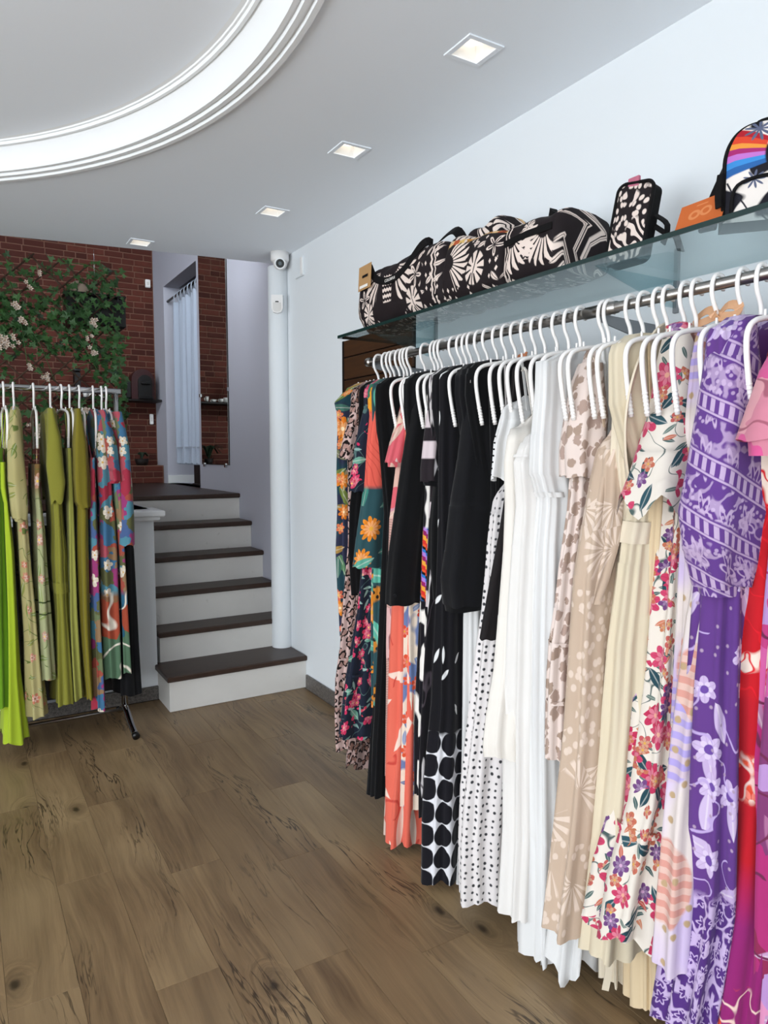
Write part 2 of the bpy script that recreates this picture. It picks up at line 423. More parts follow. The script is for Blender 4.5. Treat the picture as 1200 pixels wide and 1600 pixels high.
# low brick bench along the foot of the back wall
bench = thing('brick_bench', 'low brick ledge along the foot of the brick wall', 'ledge', (1.3, 7.72, ZUP))
MB().box((.3, 7.62, ZUP), (W - .005, YB - .012, ZUP + .185)).build('core', m_mortar, bench)
for r in range(3):
    x = W - .008
    while x > .6:
        l = rb.choice(BL[:3] + [.15])
        if r % 2 and x > W - .02: l = .1
        o = bpy.data.objects.new('brick', brick_mesh(l)); COL.objects.link(o); o.location = (x - l - 1.3, 7.62 - 7.72, r * RH + .002); o.parent = bench; x -= l
m_leafd = mat('dark_foliage', plainish('#1f3320', .2, 20), .6)
m_pot = mat('dark_pot', plainish('#1d1715', .1), .6)
def small_plant(x, y, z, label, r=.06, n=12, h=.1):
    t = thing('potted_plant', label, 'plant', (x, y, z))
    MB().lathe([(.001, 0), (r * .75, 0), (r, .07), (r * .9, .07), (r * .85, .06), (.001, .06)], (x, y, z), 16).build('pot', m_pot, t)
    rr = random.Random(int(x * 100))
    for k in range(n):
        a = rr.uniform(0, 2 * PI); l = rr.uniform(.8, 1.3) * h; tip = (x + math.cos(a) * l, y + math.sin(a) * l * .8, z + .06 + rr.uniform(.2, 1) * h)
        mid = (x + math.cos(a) * l * .4, y + math.sin(a) * l * .4, z + .08 + h * .8)
        MB().ribbon(smoothpath([(x, y, z + .055), mid, tip], 3), .02, .002, (-math.sin(a), math.cos(a), 0)).build('leaf', m_leafd, t)
p = ony(222, 727, 7.72); small_plant(p[0], 7.73, ZUP + .185, 'small dark plant on the brick ledge below the coffee machine', .075, 12, .07)
small_plant(1.33, 7.73, ZUP + .185, 'spiky dark plant on the brick ledge, seen in the mirror', .05, 16, .16)
# shelf with the coffee machine and cups
m_blackw = mat('black_wood', plainish('#191413', .1), .5)
zs = ony(225, 625, 7.75)[2]
sh = MB().box((.85, 7.62, zs - .022), (1.865, YB - .012, zs), .003)
tag(sh.build('wall_shelf', m_blackw, loc=(1.35, 7.76, zs)), 'dark wooden shelf on the brick wall carrying the coffee machine', 'shelf')
m_red = mat('dark_red_plastic', plainish('#3b1517', .1), .35, .5); m_blk = mat('black_plastic', plainish('#0f0d0d', .1), .4, .4)
cm = ony(221, 600, 7.74); cx = cm[0]
t = thing('coffee_machine', 'dark red coffee machine with a rounded top on the wall shelf', 'coffee machine', (cx, 7.74, zs))
def arch(w, h, x, y0, y1, z, n=14):
    pts = [(x - w, y0, z)] + [(x - w * math.cos(PI * k / n), y0, z + h - w + w * math.sin(PI * k / n) * 1.0) for k in range(n + 1)] + [(x + w, y0, z)]
    return MB().prism(pts, (0, y1 - y0, 0))
arch(.115, .31, cx, 7.66, 7.86, zs).build('body', m_red, t)
arch(.07, .25, cx + .015, 7.63, 7.66, zs + .0).build('front_panel', m_blk, t)
MB().box((cx - .03, 7.60, zs + .15), (cx + .06, 7.66, zs + .185), .008).build('spout', m_blk, t)
MB().box((cx - .05, 7.58, zs), (cx + .08, 7.66, zs + .02), .004).build('drip_tray', m_blk, t)
MB().box((cx - .16, 7.7, zs), (cx - .118, 7.84, zs + .2), .02).build('water_tank', m_blk, t)
m_cup = mat('cup_white', plainish('#d9d6d2', .02), .35, .5)
for k, (x, r, h, lb) in enumerate([(1.13, .03, .055, 'larger white cup on the shelf, rightmost in the mirror'), (1.185, .027, .04, 'smaller white cup on the shelf beside the larger cup'), (1.27, .03, .03, 'low grey cup on the shelf, in the mirror'), (1.345, .02, .06, 'narrow pale cup on the shelf at the left of the mirror')]):
    t = thing('cup', lb, 'cup', (x, 7.7, zs), 'cups on the brick wall shelf')
    MB().lathe([(.001, .003), (r * .7, 0), (r, h), (r * .92, h), (r * .65, .006), (.001, .006)], (x, 7.7, zs), 16).build('bowl', m_cup, t)
    MB().tube([(x + r * .9, 7.7, zs + h * .8), (x + r * 1.4, 7.7, zs + h * .7), (x + r * 1.4, 7.7, zs + h * .4), (x + r * .8, 7.7, zs + h * .25)], .004, 6).build('handle', m_cup, t)
t = thing('canister', 'tall dark box on the shelf at the right edge of the mirror', 'box', (1.06, 7.72, zs))
MB().box((1.03, 7.66, zs), (1.085, 7.78, zs + .25), .01).build('body', m_blackw, t); MB().box((1.027, 7.657, zs + .25), (1.088, 7.783, zs + .28), .008).build('lid', m_blk, t)
# switch boxes on the brick
for (px, py, w, h, lb) in [(231, 443, .05, .085, 'upper small white alarm box on the right edge of the brick wall'), (237, 655, .035, .11, 'lower narrow white switch on the edge of the brick wall')]:
    p = ony(px, py, YB - .03)
    t = thing('wall_switch', lb, 'switch', (p[0], YB - .01, p[2]))
    MB().box((p[0] - w / 2, YB - .035, p[2] - h / 2), (p[0] + w / 2, YB - .01, p[2] + h / 2), .005).build('box', m_white_pl, t)
    MB().box((p[0] - w / 5, YB - .04, p[2] - h / 5), (p[0] + w / 5, YB - .035, p[2] + h / 5), .001).build('rocker', m_cup, t)

# mirror on the right wall of the upper level
ma = onx(357.5, 727, W - .012); mc = onx(315.5, 727, W - .012); y0m, y1m, z0m, z1m = ma[1], mc[1], ma[2], 3.34
m_mirror = mat('mirror_glass', C('#d6dad8'), .0, .5, 1.0)
m_chrome = mat('chrome', plainish('#c9c9c9', .02), .12, .5, 1.0)
m_medge = mat('mirror_edge', C('#2a2624'), .4)
t = thing('wall_mirror', 'tall frameless mirror on the white wall above the stairs, reflecting brick', 'mirror', (W, (y0m + y1m) / 2, z0m))
MB().box((W - .01, y0m, z0m), (W - .001, y1m, z1m)).build('backing', m_medge, t)
MB().box((W - .012, y0m + .004, z0m + .004), (W - .0101, y1m - .004, z1m - .004)).build('glass', m_mirror, t)
for y in (y0m + .08, y1m - .08):
    for z in (z0m, z1m): MB().box((W - .02, y - .015, z - .02), (W - .002, y + .015, z + .016), .003).build('clip', m_chrome, t)
for y in (y0m, y1m): MB().box((W - .02, y - .014, (z0m * 2.2 + z1m) / 3.2 - .015), (W - .002, y + .014, (z0m * 2.2 + z1m) / 3.2 + .015), .003).build('clip', m_chrome, t)

# curtain in the doorway
m_curt = mat('curtain_cloth', plainish('#b4bfd0', .02, 8), .9, .1, sheen=.2)
ct = thing('curtain', 'long white tab-top curtain hanging in the doorway beside the mirror', 'curtain', (W + .03, 6.75, 1.42))
Y0c, Y1c, Z0c, Z1c = 6.335, 7.15, 1.415, 2.98
NU, NV = 90, 30; vs = []; uv = []
for j in range(NV + 1):
    z = Z0c + (Z1c - Z0c) * j / NV
    for i in range(NU + 1):
        s = i / NU; y = Y0c + (Y1c - Y0c) * s; a = .022 + .012 * (1 - j / NV)
        vs.append((W + .035 + a * math.sin(s * 38 + .5 * math.sin(z * 2)) + .012 * math.sin(s * 15 + z), y, z + (0 if j else .006 * math.sin(s * 120)))); uv.append((y, z))
MB().add(vs, [(j * (NU + 1) + i, j * (NU + 1) + i + 1, (j + 1) * (NU + 1) + i + 1, (j + 1) * (NU + 1) + i) for j in range(NV) for i in range(NU)], uv, True).build('cloth', m_curt, ct)
for k in range(7):
    y = Y0c + .05 + k * (Y1c - Y0c - .1) / 6
    MB().ribbon(smoothpath([(W + .03, y, Z1c - .03), (W + .008, y, Z1c + .02), (W + .012, y, Z1c + .075), (W + .04, y, Z1c + .09), (W + .065, y, Z1c + .06), (W + .05, y, Z1c - .03)], 3), .035, .003, (0, 1, 0)).build('tab', m_curt, ct)
MB().box((W + .005, Y0c, 1.56), (W + .012, Y1c, 1.572)).build('seam_band', m_curt, ct)
for k in range(34):
    y = Y0c + .01 + k * .0238
    MB().lathe([(.0005, -.012), (.006, -.006), (.007, 0), (.0005, .004)], (W + .035, y, Z0c - .002), 6).build('fringe_bead', m_curt, ct)
tag(MB().tube([(W + .04, DY0, Z1c + .078), (W + .04, DY1, Z1c + .078)], .012, 10).build('curtain_rod', m_blk, loc=(W + .04, DY0, Z1c + .078)), 'dark rod across the doorway carrying the white curtain', 'curtain rod')
t = thing('black_panel', 'narrow black upright showing below the curtain in the doorway', 'panel', (W + .115, 6.74, ZUP))
MB().box((W + .10, 6.62, ZUP), (W + .13, 6.86, ZUP + .6), .004).build('board', m_blk, t); MB().box((W + .085, 6.61, ZUP), (W + .145, 6.87, ZUP + .02), .003).build('foot', m_blk, t)

# security camera, motion sensor, blank plate
t = thing('security_camera', 'white dome security camera on the ceiling above the pillar', 'security camera', (1.80, 4.30, ZC))
MB().lathe([(.001, 0), (.058, 0), (.058, -.045), (.053, -.058), (.001, -.06)], (1.80, 4.27, ZC), 24).build('base', m_white_pl, t)
ball = MB(); rings = [(.046 * math.sin(PI * k / 10), -.046 * math.cos(PI * k / 10)) for k in range(11)]
ball.lathe([(max(r, .0005), z) for r, z in rings], (1.80, 4.265, ZC - .062), 20); bo = ball.build('ball', m_white_pl, t)
def disc_facing(c, d, r, th, mat_, name, par, n=20):
    c = Vector(c); d = Vector(d).normalized(); a = d.orthogonal().normalized(); b = d.cross(a)
    pts = [c + (a * math.cos(2 * PI * k / n) + b * math.sin(2 * PI * k / n)) * r for k in range(n)]
    return MB().prism(pts, d * th).build(name, mat_, par)
dd = Vector((-.38, -.86, -.34)).normalized(); cc = Vector((1.80, 4.265, ZC - .062))
disc_facing(cc + dd * .036, dd, .034, .012, m_mould, 'lens_ring', bo); disc_facing(cc + dd * .046, dd, .026, .004, mat('lens_black', plainish('#1b262b', .1), .2, .6), 'lens', bo); disc_facing(cc + dd * .049, dd, .011, .003, mat('lens_grey', C('#5d6b70'), .2, .6), 'lens_core', bo)
pp = onx(443, 472, 1.80)
t = thing('motion_sensor', 'white motion sensor on the pillar below the security camera', 'sensor', (1.80, 4.25, pp[2]))
dxn = Vector((-.45, -.89, 0)).normalized(); sd = Vector((dxn.y, -dxn.x, 0)) * -1
c0 = Vector((1.822, 4.36, pp[2])) + dxn * .062
outl = [(-.036, .055), (.036, .055), (.036, -.03), (.025, -.052), (0, -.06), (-.025, -.052), (-.036, -.03)]
MB().prism([c0 + sd * a + Vector((0, 0, b)) for a, b in outl], dxn * .03).build('housing', m_white_pl, t)
MB().prism([c0 + dxn * .03 + sd * a * .7 + Vector((0, 0, b * .5 - .022)) for a, b in outl], dxn * .004).build('lens', m_cup, t)
MB().prism([c0 + dxn * .03 + sd * a + Vector((0, 0, b)) for a, b in ((-.012, .008), (.012, .008), (.009, .015), (-.009, .015))], dxn * .002).build('window', m_blk, t)
pa = onx(470, 419, W)
t = thing('cover_plate', 'blank white cover plate on the right wall beside the camera', 'plate', (W, pa[1], pa[2]))
MB().box((W - .014, pa[1] - .06, pa[2] - .055), (W - .001, pa[1] + .06, pa[2] + .06), .003).build('plate', m_wall, t); MB().box((W - .022, pa[1] - .055, pa[2] - .05), (W - .014, pa[1] - .035, pa[2] + .055), .003).build('rib', m_white_pl, t)

# ================================================================== IVY TRELLIS hanging below the edge of the ceiling
YT = 4.80
m_stick = mat('willow_stick', plainish('#4b382b', .15, 12), .8)
def leafcol():
    r = rnd_object(); u, v, w = coords('Object'); n = noise(u, w, 5, 2)
    return mix(mix(C('#16301c'), C('#3f6a30'), r), C('#0d1d15'), clamp(n * 1.6 - .5) * .6)
m_leaf = mat('ivy_leaf', leafcol, .55, .35); m_petal = mat('blossom', plainish('#c9b8aa', .08, 40), .7); m_core = mat('blossom_core', plainish('#b08a4f', .1), .7)
tr = thing('ivy_trellis', 'wooden lattice with artificial ivy and pale blossoms hanging before the brick wall', 'trellis', (.35, YT, 1.6))
X0, X1, Z0, Z1 = -.75, .90, 1.42, 2.70
def clipseg(x, z, dx, dz):
    ts = []
    for t in np.linspace(-3, 3, 601):
        a, b = x + dx * t, z + dz * t
        if X0 <= a <= X1 and Z0 <= b <= Z1: ts.append(t)
    return (ts[0], ts[-1]) if len(ts) > 4 else None
rr = random.Random(11)
for sgn, yy in ((1, YT), (-1, YT + .012)):
    d = (.72, .69 * sgn)
    for k in range(-14, 15):
        x = .1 + k * .165; s = clipseg(x, 2.05, *d)
        if not s: continue
        a, b = s[0] + rr.uniform(0, .04), s[1] - rr.uniform(0, .05)
        MB().tube([(x + d[0] * q, yy, 2.05 + d[1] * q) for q in (a, (a + b) / 2, b)], .0055, 6).build('slat', m_stick, tr)
for x in (.22, .78): MB().tube([(x, YT, 2.6), (x, YT, ZC + .0)], .0015, 5).build('hanging_wire', m_chrome, tr)
lv = [(0, 0), (.16, -.12), (.42, -.28), (.36, .02), (.62, .30), (.30, .36), (.14, .62), (0, 1.0)]
full = lv + [(-a, b) for a, b in lv[-2:0:-1]]
def leaf_mesh(bend):
    m = MB(); pts = [(a, -bend * (a * a + (b - .3) ** 2), b) for a, b in full]
    c = (0, .0, .28); n = len(pts); m.add([c] + pts, [(0, 1 + i, 1 + (i + 1) % n) for i in range(n)]); me = m.mesh('leaf'); me.materials.append(m_leaf); return me
leafs = [leaf_mesh(b) for b in (.1, .35, -.25)]
def density(x, z):
    px, py = 0, 0
    d = math.exp(-((z - (2.36 - .32 * (x - .2))) / .17) ** 2) * 1.0 + .5 * math.exp(-((x - .82) / .12) ** 2) * (z > 1.95) + .4 * math.exp(-((z - 1.72) / .12) ** 2) + .16
    if .3 < x < .75 and 1.86 < z < 2.08: d *= .25
    return d
spots = []
while len(spots) < 1700:
    x, z = rr.uniform(-.4, .95), rr.uniform(1.42, 2.68)
    if rr.random() < density(x, z): spots.append((x, z))
from mathutils import Euler, Matrix
lm = MB()
for i, (x, z) in enumerate(spots):
    s = rr.uniform(.026, .05); e = Euler((rr.uniform(-.7, .5), rr.uniform(-.2, .2) + rr.choice([0, PI]) * .0, rr.uniform(-.8, .8))); tilt = rr.uniform(0, 2 * PI)
    mtx = Matrix.Rotation(rr.uniform(-.6, .6), 4, 'Z') @ Matrix.Rotation(rr.uniform(-.8, .3), 4, 'X') @ Matrix.Rotation(tilt, 4, 'Y')
    y = YT - rr.uniform(-.03, .1)
    if i < 300 and x > .0:
        o = bpy.data.objects.new('leaf', leafs[i % 3]); COL.objects.link(o); o.parent = tr
        o.location = (x - .35, y - YT, z - 1.6); o.rotation_euler = mtx.to_euler(); o.scale = (s, s, s)
    else:
        me = leafs[i % 3]; lm.add([mtx @ (v.co * s) + Vector((x, y + .03, z)) for v in me.vertices], [tuple(p.vertices) for p in me.polygons])
o = lm.build('ivy_mass', m_leaf, tr, fix=False); o['kind'] = 'stuff'
for k in range(26):
    x, z = spots[k * 7]; x = min(x, .6); L = rr.uniform(.15, .4); a = rr.uniform(0, 2 * PI)
    MB().tube(smoothpath([(x, YT - .03, z), (x + math.cos(a) * L * .5, YT - .06, z + math.sin(a) * L * .5 + .03), (x + math.cos(a) * L, YT - .04, z + math.sin(a) * L)], 3), .0022, 5).build('stem', m_stick if k % 2 else m_leaf, tr)
for (px, py, n, s) in [(25, 478, 5, .02), (36, 500, 5, .02), (8, 542, 6, .022), (22, 533, 4, .02), (48, 572, 5, .018), (73, 590, 6, .018), (146, 503, 7, .019), (138, 526, 4, .016), (150, 552, 5, .02), (128, 637, 3, .03), (62, 674, 3, .03), (45, 447, 3, .018), (62, 428, 3, .016), (46, 666, 3, .014), (3, 530, 4, .02)]:
    s *= .72; c = ony(px, py, YT - .09); m = MB(); core = MB()
    for q in range(n):
        ox, oz = rr.gauss(0, s * .9), rr.gauss(0, s * 1.1); oy = rr.uniform(-.02, .02)
        for f in range(5):
            a = f * 2 * PI / 5 + q; ca, sa = math.cos(a), math.sin(a)
            pts = [(c[0] + ox + (ca * u - sa * v) * s, c[1] + oy + d, c[2] + oz + (sa * u + ca * v) * s) for u, v, d in ((.1, 0, 0), (.5, -.32, -.004), (.95, -.2, -.008), (1.0, .2, -.008), (.5, .32, -.004))]
            m.add(pts, [(0, 1, 2, 3, 4)])
        core.lathe([(s * .2, 0), (s * .12, .004), (.0003, .005)], (c[0] + ox, c[1] + oy - .003, c[2] + oz), 6)
    bo = m.build('blossom_cluster', m_petal, tr, fix=False); bo['kind'] = 'stuff'; core.build('stamens', m_core, bo)
# planter pocket on the lattice with a beige cap lying on it
pc = ony(150, 490, YT + .09)
t = thing('hanging_planter', 'black planter box among the ivy at the right of the lattice', 'planter', (pc[0], YT + .1, pc[2]))
MB().box((pc[0] - .18, YT + .03, pc[2] - .09), (pc[0] + .17, YT + .2, pc[2] + .1), .012).build('box', m_blk, t); MB().box((pc[0] - .185, YT + .025, pc[2] + .1), (pc[0] + .175, YT + .205, pc[2] + .115), .004).build('rim', m_blackw, t)
for x in (pc[0] - .12, pc[0] + .12): MB().tube([(x, YT + .03, pc[2] + .05), (x, YT - .0, pc[2] + .06), (x, YT + .0, pc[2] + .12)], .003, 5).build('hook', m_blk, t)
m_beige = mat('beige_cloth', plainish('#a39181', .06, 30), .9)
t = thing('beige_cap', 'beige cloth cap lying on the black planter in the ivy', 'cap', (pc[0] - .09, YT + .1, pc[2] + .115))
cap = MB().lathe([(.07, 0), (.07, .02), (.058, .055), (.03, .075), (.0005, .08)], (pc[0] - .09, YT + .1, pc[2] + .115), 18); cap.build('crown', m_beige, t)
MB().prism([(pc[0] - .09 + .07 * math.cos(a), YT + .1 + .07 * math.sin(a) - (.0), pc[2] + .115) for a in np.linspace(-1.2, 1.2, 9)] + [(pc[0] + .07 * math.cos(a) * 1.0 + .0, YT + .1 + .06 * math.sin(a), pc[2] + .118) for a in np.linspace(1.2, -1.2, 9)], (0, 0, .005)).build('brim', m_beige, t)
# ================================================================== GLASS SHELF, ROD, BAGS
ZS = 2.022; XF = 1.48; YS0, YS1 = .35, 2.86
def glass_mat(name, tint, refl):
    global NT
    m = bpy.data.materials.new(name); m.use_nodes = True; NT = m.node_tree; NT.nodes.clear()
    out = NT.nodes.new('ShaderNodeOutputMaterial'); tr_ = NT.nodes.new('ShaderNodeBsdfTransparent'); gl = NT.nodes.new('ShaderNodeBsdfGlossy')
    fr = NT.nodes.new('ShaderNodeFresnel'); bf = X(NT.nodes.new('ShaderNodeNewGeometry').outputs['Backfacing']); put(fr.inputs['IOR'], refl + bf * (1 / refl - refl)); mxn = NT.nodes.new('ShaderNodeMixShader')
    tr_.inputs['Color'].default_value = tint; gl.inputs['Roughness'].default_value = .02; gl.inputs['Color'].default_value = (.9, .95, .95, 1)
    NT.links.new(fr.outputs[0], mxn.inputs[0]); NT.links.new(tr_.outputs[0], mxn.inputs[1]); NT.links.new(gl.outputs[0], mxn.inputs[2]); NT.links.new(mxn.outputs[0], out.inputs[0])
    return m
m_glass = glass_mat('green_glass', (.86, .93, .94, 1), 1.45)
m_glass2 = glass_mat('bracket_glass', (.74, .83, .85, 1), 1.45)
m_gedge = mat('glass_edge', plainish('#16302f', .05), .15, .6)
t = thing('glass_shelf', 'long green-edged glass shelf on the right wall above the clothes rod', 'shelf', (1.67, 1.6, ZS))
MB().box((XF + .002, YS0, ZS - .006), (W - .003, YS1 - .002, ZS + .006)).build('pane', m_glass, t)
MB().box((XF - .002, YS0, ZS - .0062), (XF + .002, YS1, ZS + .0062)).build('front_edge', m_gedge, t)
MB().box((XF, YS1 - .002, ZS - .0062), (W - .003, YS1 + .002, ZS + .0062)).build('end_edge', m_gedge, t)
YBR = [onx(683, 500, W)[1], onx(1060, 420, W)[1]]
m_steel = mat('brushed_steel', plainish('#a5a19d', .05, 30), .28, .5, 1.0)
m_grey = mat('grey_bracket_paint', plainish('#8b8e92', .03), .5, .4)
for k, y in enumerate(YBR + [.62]):
    b = MB().prism([(XF + .04, y - .004, ZS - .007), (W - .002, y - .004, ZS - .007), (W - .002, y - .004, ZS - .085), (W - .05, y - .004, ZS - .085)], (0, .008, 0)).build('bracket', m_glass2, t)
    MB().box((W - .012, y - .007, ZS - .1), (W - .001, y + .007, ZS - .006), .001).build('bracket_clamp', m_grey, b)
XR, ZR = 1.54, 1.896; YR0, YR1 = .45, onx(577, 567, XR)[1]
rod = thing('clothes_rod', 'steel wall-mounted rod under the glass shelf carrying the long row of clothes', 'clothes rod', (XR, 1.6, ZR))
MB().tube([(XR, YR0, ZR), (XR, YR1, ZR)], .0135, 20).build('tube', m_steel, rod)
MB().tube([(XR, YR1 - .02, ZR), (XR, YR1 + .012, ZR)], .019, 20).build('end_cap', m_steel, rod)
MB().tube([(XR, YBR[1] + .05, ZR), (XR, YBR[1] - .06, ZR)], .0165, 20).build('sleeve_joint', m_steel, rod)
for y in YBR + [.62]:
    MB().prism([(XR - .005, y - .003, ZR - .008), (W - .001, y - .003, ZR - .02), (W - .001, y - .003, ZR - .085), (W - .05, y - .003, ZR - .085), (XR - .005, y - .003, ZR - .028)], (0, .006, 0)).build('arm', m_grey, rod)
# planks standing in for wood reflected in a wall mirror behind the clothes
def mirrored_wood_col():
    u, v, w = coords('Object'); r = rnd_object(); n = noise(v * 2 + r * 9, w * 26, 2, 4)
    return mix(mix(C('#2a170c'), C('#5a3a20'), n), C('#1c1008'), r * .5)
m_pw = mat('mirrored_wood', mirrored_wood_col, .45, .4)
ya, yb = onx(541, 560, W)[1], onx(650, 560, W)[1]; ztop = onx(541, 534, W)[2]
t = thing('mirror_planks', 'dark brown planks standing in for a mirror reflection behind the far end of the rod', 'panel', (W, (ya + yb) / 2, .9))
MB().box((W - .006, yb, .45), (W - .001, ya, ztop)).build('backing', m_blk, t)
z = .46
while z < ztop - .03:
    h = .115; MB().box((W - .02, yb + .003, z), (W - .006, ya - .003, min(z + h, ztop)), .003).build('plank', m_pw, t); z += h + .006
MB().box((W - .024, ya - .012, .45), (W - .001, ya + .003, ztop), .002).build('edge_strip', m_blackw, t)

# ---- bags
def BLK(): return C('#211a1c')
CRM = C('#e3d2c8')
def star(u, v, x, y, R, rot=.3):
    a, b = u - x, v - y; r = hyp(a, b); th = M('ARCTAN2', b, a) + rot
    body = edge(R * (.52 + .46 * 1) * 0 + R * (.50 + .42 * cos(th * 5)) - r, 260)
    line = edge(.0022 - absf(sin(th * 2.5)) * r * .42, 500) * (r < R * .7)
    return body * (1 - line)
def fan(u, v, x, y, r0, r1, t0, t1, n):
    a, b = u - x, v - y; r = hyp(a, b); th = M('ARCTAN2', b, a)
    return edge(r - r0, 260) * edge(r1 * (.82 + .18 * absf(sin(th * n * .5))) - r, 260) * edge(th - t0, 25) * edge(t1 - th, 25) * clamp((sin(th * n) + .55) * 5)
def mleaf(u, v, x, y, R, rot):
    a, b = u - x, v - y; c, s = math.cos(rot), math.sin(rot); p = a * c + b * s; q = b * c - a * s; r = hyp(p, q * 1.25); th = M('ARCTAN2', q, p)
    cut = edge(cos(th * 9) * .5 + .1 - r / R * .0 - .35, 8) * (r > R * .35)
    vein = edge(.0022 - absf(q), 500)
    return edge(R - r, 260) * (1 - cut) * (1 - vein)
def zigzag(u, v, x, y0, y1, w):
    return edge(w - absf(u - x), 260) * edge(v - y0, 260) * edge(y1 - v, 260) * clamp((sin((v + .006 * absf(sin((u - x) * 190))) * 260) + .2) * 4)
def border(u, v, x, w):
    z = absf(fract(v * 28) - .5) * .012
    return edge(.004 - absf(u - x - z), 400) + edge(.0022 - absf(u - x - .016 - z), 500)
def bagprint(motifs, clears, seed=0., rainbow=None):
    """motifs drawn in cream on black; small diamonds and brush leaves fill the ground outside the motifs' discs"""
    def f():
        u, v, w = coords('UV')
        m = None
        for k in motifs:
            g = k(u, v); m = g if m is None else mx(m, g)
        free = None
        for (x, y, R) in clears:
            g = edge(hyp(u - x, v - y) - R, 200); free = g if free is None else free * g
        d, lx, ly, c = vor(u * 34 + seed, v * 34 + seed, .6); fill = edge(.25 - (absf(lx) * 1.25 + absf(ly) * .8), 16) * (c[0] > .45)
        d2, ax, ay, c2 = vor(u * 19 + seed * 2, v * 19, .7); th = c2[1] * 6.28; p = ax * cos(th) + ay * sin(th); q = ay * cos(th) - ax * sin(th)
        lf = edge(.15 * (1 - p * p * 5.2) - absf(q), 16) * (1 - edge(.02 - absf(q), 60)) * (c2[0] > .45)
        col = mix(BLK(), CRM, clamp(mx(m, mx(fill, lf) * free)))
        return rainbow(u, v, col) if rainbow else col
    return f
def bag_loft(y0, y1, xc, hx, hz, zb, slump, seed, N=36, M_=28, tilt=0.0):
    """soft duffel: loft along y of rounded sections; uv in metres from the front lower edge"""
    rg = random.Random(seed); ph = [rg.uniform(0, 6) for _ in range(8)]; vs = []; uv = []
    for i in range(M_ + 1):
        s = i / M_; y = y0 + (y1 - y0) * s; e = min(s, 1 - s); k = min(1, (e / .12)) ; rd = math.sqrt(max(0, 1 - (1 - k) ** 2)); rd = .80 + .20 * rd
        if e == 0: rd = .74
        H = hz * rd * (1 + slump * (.6 * math.sin(s * 5 + ph[0]) + .4 * math.sin(s * 11 + ph[1]))); Wd = hx * rd
        per = 0; last = None
        for j in range(N + 1):
            q = -PI / 2 - 2 * PI * j / N + PI * .0; c, sn = math.cos(q), math.sin(q)
            px = Wd * math.copysign(abs(c) ** .55, c); pz = H * math.copysign(abs(sn) ** .6, sn)
            wr = 1 + .03 * math.sin(y * 40 + j * .9 + ph[2]) * (1 if pz > -H * .8 else 0)
            x = xc + px * wr + tilt * pz; z = zb + H + pz * (1 + .035 * math.sin(y * 31 + ph[3] + j))
            if j == 0: z = zb
            z = max(z, zb)
            if last: per += math.hypot(x - last[0], z - last[1])
            last = (x, z); vs.append((x, y, z)); uv.append((y1 - y, per - hx))
    fs = [(i * (N + 1) + j, (i + 1) * (N + 1) + j, (i + 1) * (N + 1) + j + 1, i * (N + 1) + j + 1) for i in range(M_) for j in range(N)]
    mb = MB().add(vs, fs, uv, True)
    for i, rev in ((0, False), (M_, True)):
        b = i * (N + 1); r = list(range(b, b + N)); mb.f.append(tuple(r if rev else r[::-1])); mb.smooth.append(False)
    return mb
m_strap = mat('black_webbing', plainish('#0e0c0d', .1, 60), .8, .2); m_kraft = mat('kraft_card', plainish('#b58d5f', .05, 30), .8); m_whitec = mat('white_card', C('#eae6e0'), .7)
ZT_ = ZS + .0065
# duffel A
yA0, yA1 = 2.12, 2.755
mA = mat('duffel_print', bagprint([lambda u, v: star(u, v, .47, .115, .052), lambda u, v: star(u, v, .085, .085, .042, .9),
    lambda u, v: fan(u, v, .23, .19, .04, .16, -3.05, -1.95, 26), lambda u, v: fan(u, v, .30, .19, .04, .17, -1.2, -.1, 26), lambda u, v: zigzag(u, v, .265, .05, .16, .03),
    lambda u, v: mleaf(u, v, .11, .02, .05, 1.2), lambda u, v: mleaf(u, v, .45, .02, .06, 1.9), lambda u, v: border(u, v, .02, .01), lambda u, v: border(u, v, .575, .01)], [(.47, .115, .055), (.085, .085, .045), (.265, .12, .17), (.11, .02, .055), (.45, .02, .065)], 3.), .75, .2)
t = thing('duffel_bag', 'large black and cream duffel bag at the far left end of the glass shelf', 'bag', (1.66, 2.48, ZT_), 'black and cream printed bags on the shelf')
bag_loft(yA0, yA1, 1.645, .135, .128, ZT_, .04, 1).build('body', mA, t)
hp = smoothpath([(1.535, 2.66, ZT_ + .15), (1.52, 2.69, ZT_ + .235), (1.53, 2.66, ZT_ + .262), (1.512, 2.58, ZT_ + .195), (1.508, 2.47, ZT_ + .165), (1.51, 2.36, ZT_ + .185), (1.53, 2.27, ZT_ + .255), (1.56, 2.25, ZT_ + .26), (1.54, 2.28, ZT_ + .15)], 5)
h = MB().ribbon(hp, .03, .005, (.15, .0, 1)).build('handle', m_strap, t)
MB().ribbon(smoothpath([(1.70, 2.62, ZT_ + .22), (1.70, 2.58, ZT_ + .28), (1.70, 2.46, ZT_ + .30), (1.70, 2.36, ZT_ + .335), (1.69, 2.26, ZT_ + .33), (1.70, 2.2, ZT_ + .23)], 5), .042, .005, (.6, 0, .6)).build('handle', m_strap, t)
def text(txt, size, loc, rot, mat_, parent, name='lettering'):
    c = bpy.data.curves.new(name, 'FONT'); c.body = txt; c.size = size; c.extrude = .0004; c.align_x = 'CENTER'; c.align_y = 'CENTER'
    tmp = bpy.data.objects.new('tmp', c); COL.objects.link(tmp)
    dg = bpy.context.evaluated_depsgraph_get(); me = bpy.data.meshes.new_from_object(tmp.evaluated_get(dg)); bpy.data.objects.remove(tmp)
    me.name = name; me.materials.clear(); me.materials.append(mat_); o = bpy.data.objects.new(name, me); COL.objects.link(o)
    og = Vector((0, 0, 0)); p = parent
    while p is not None: og += Vector(p.location); p = p.parent
    o.parent = parent; o.location = Vector(loc) - og; o.rotation_euler = rot; return o
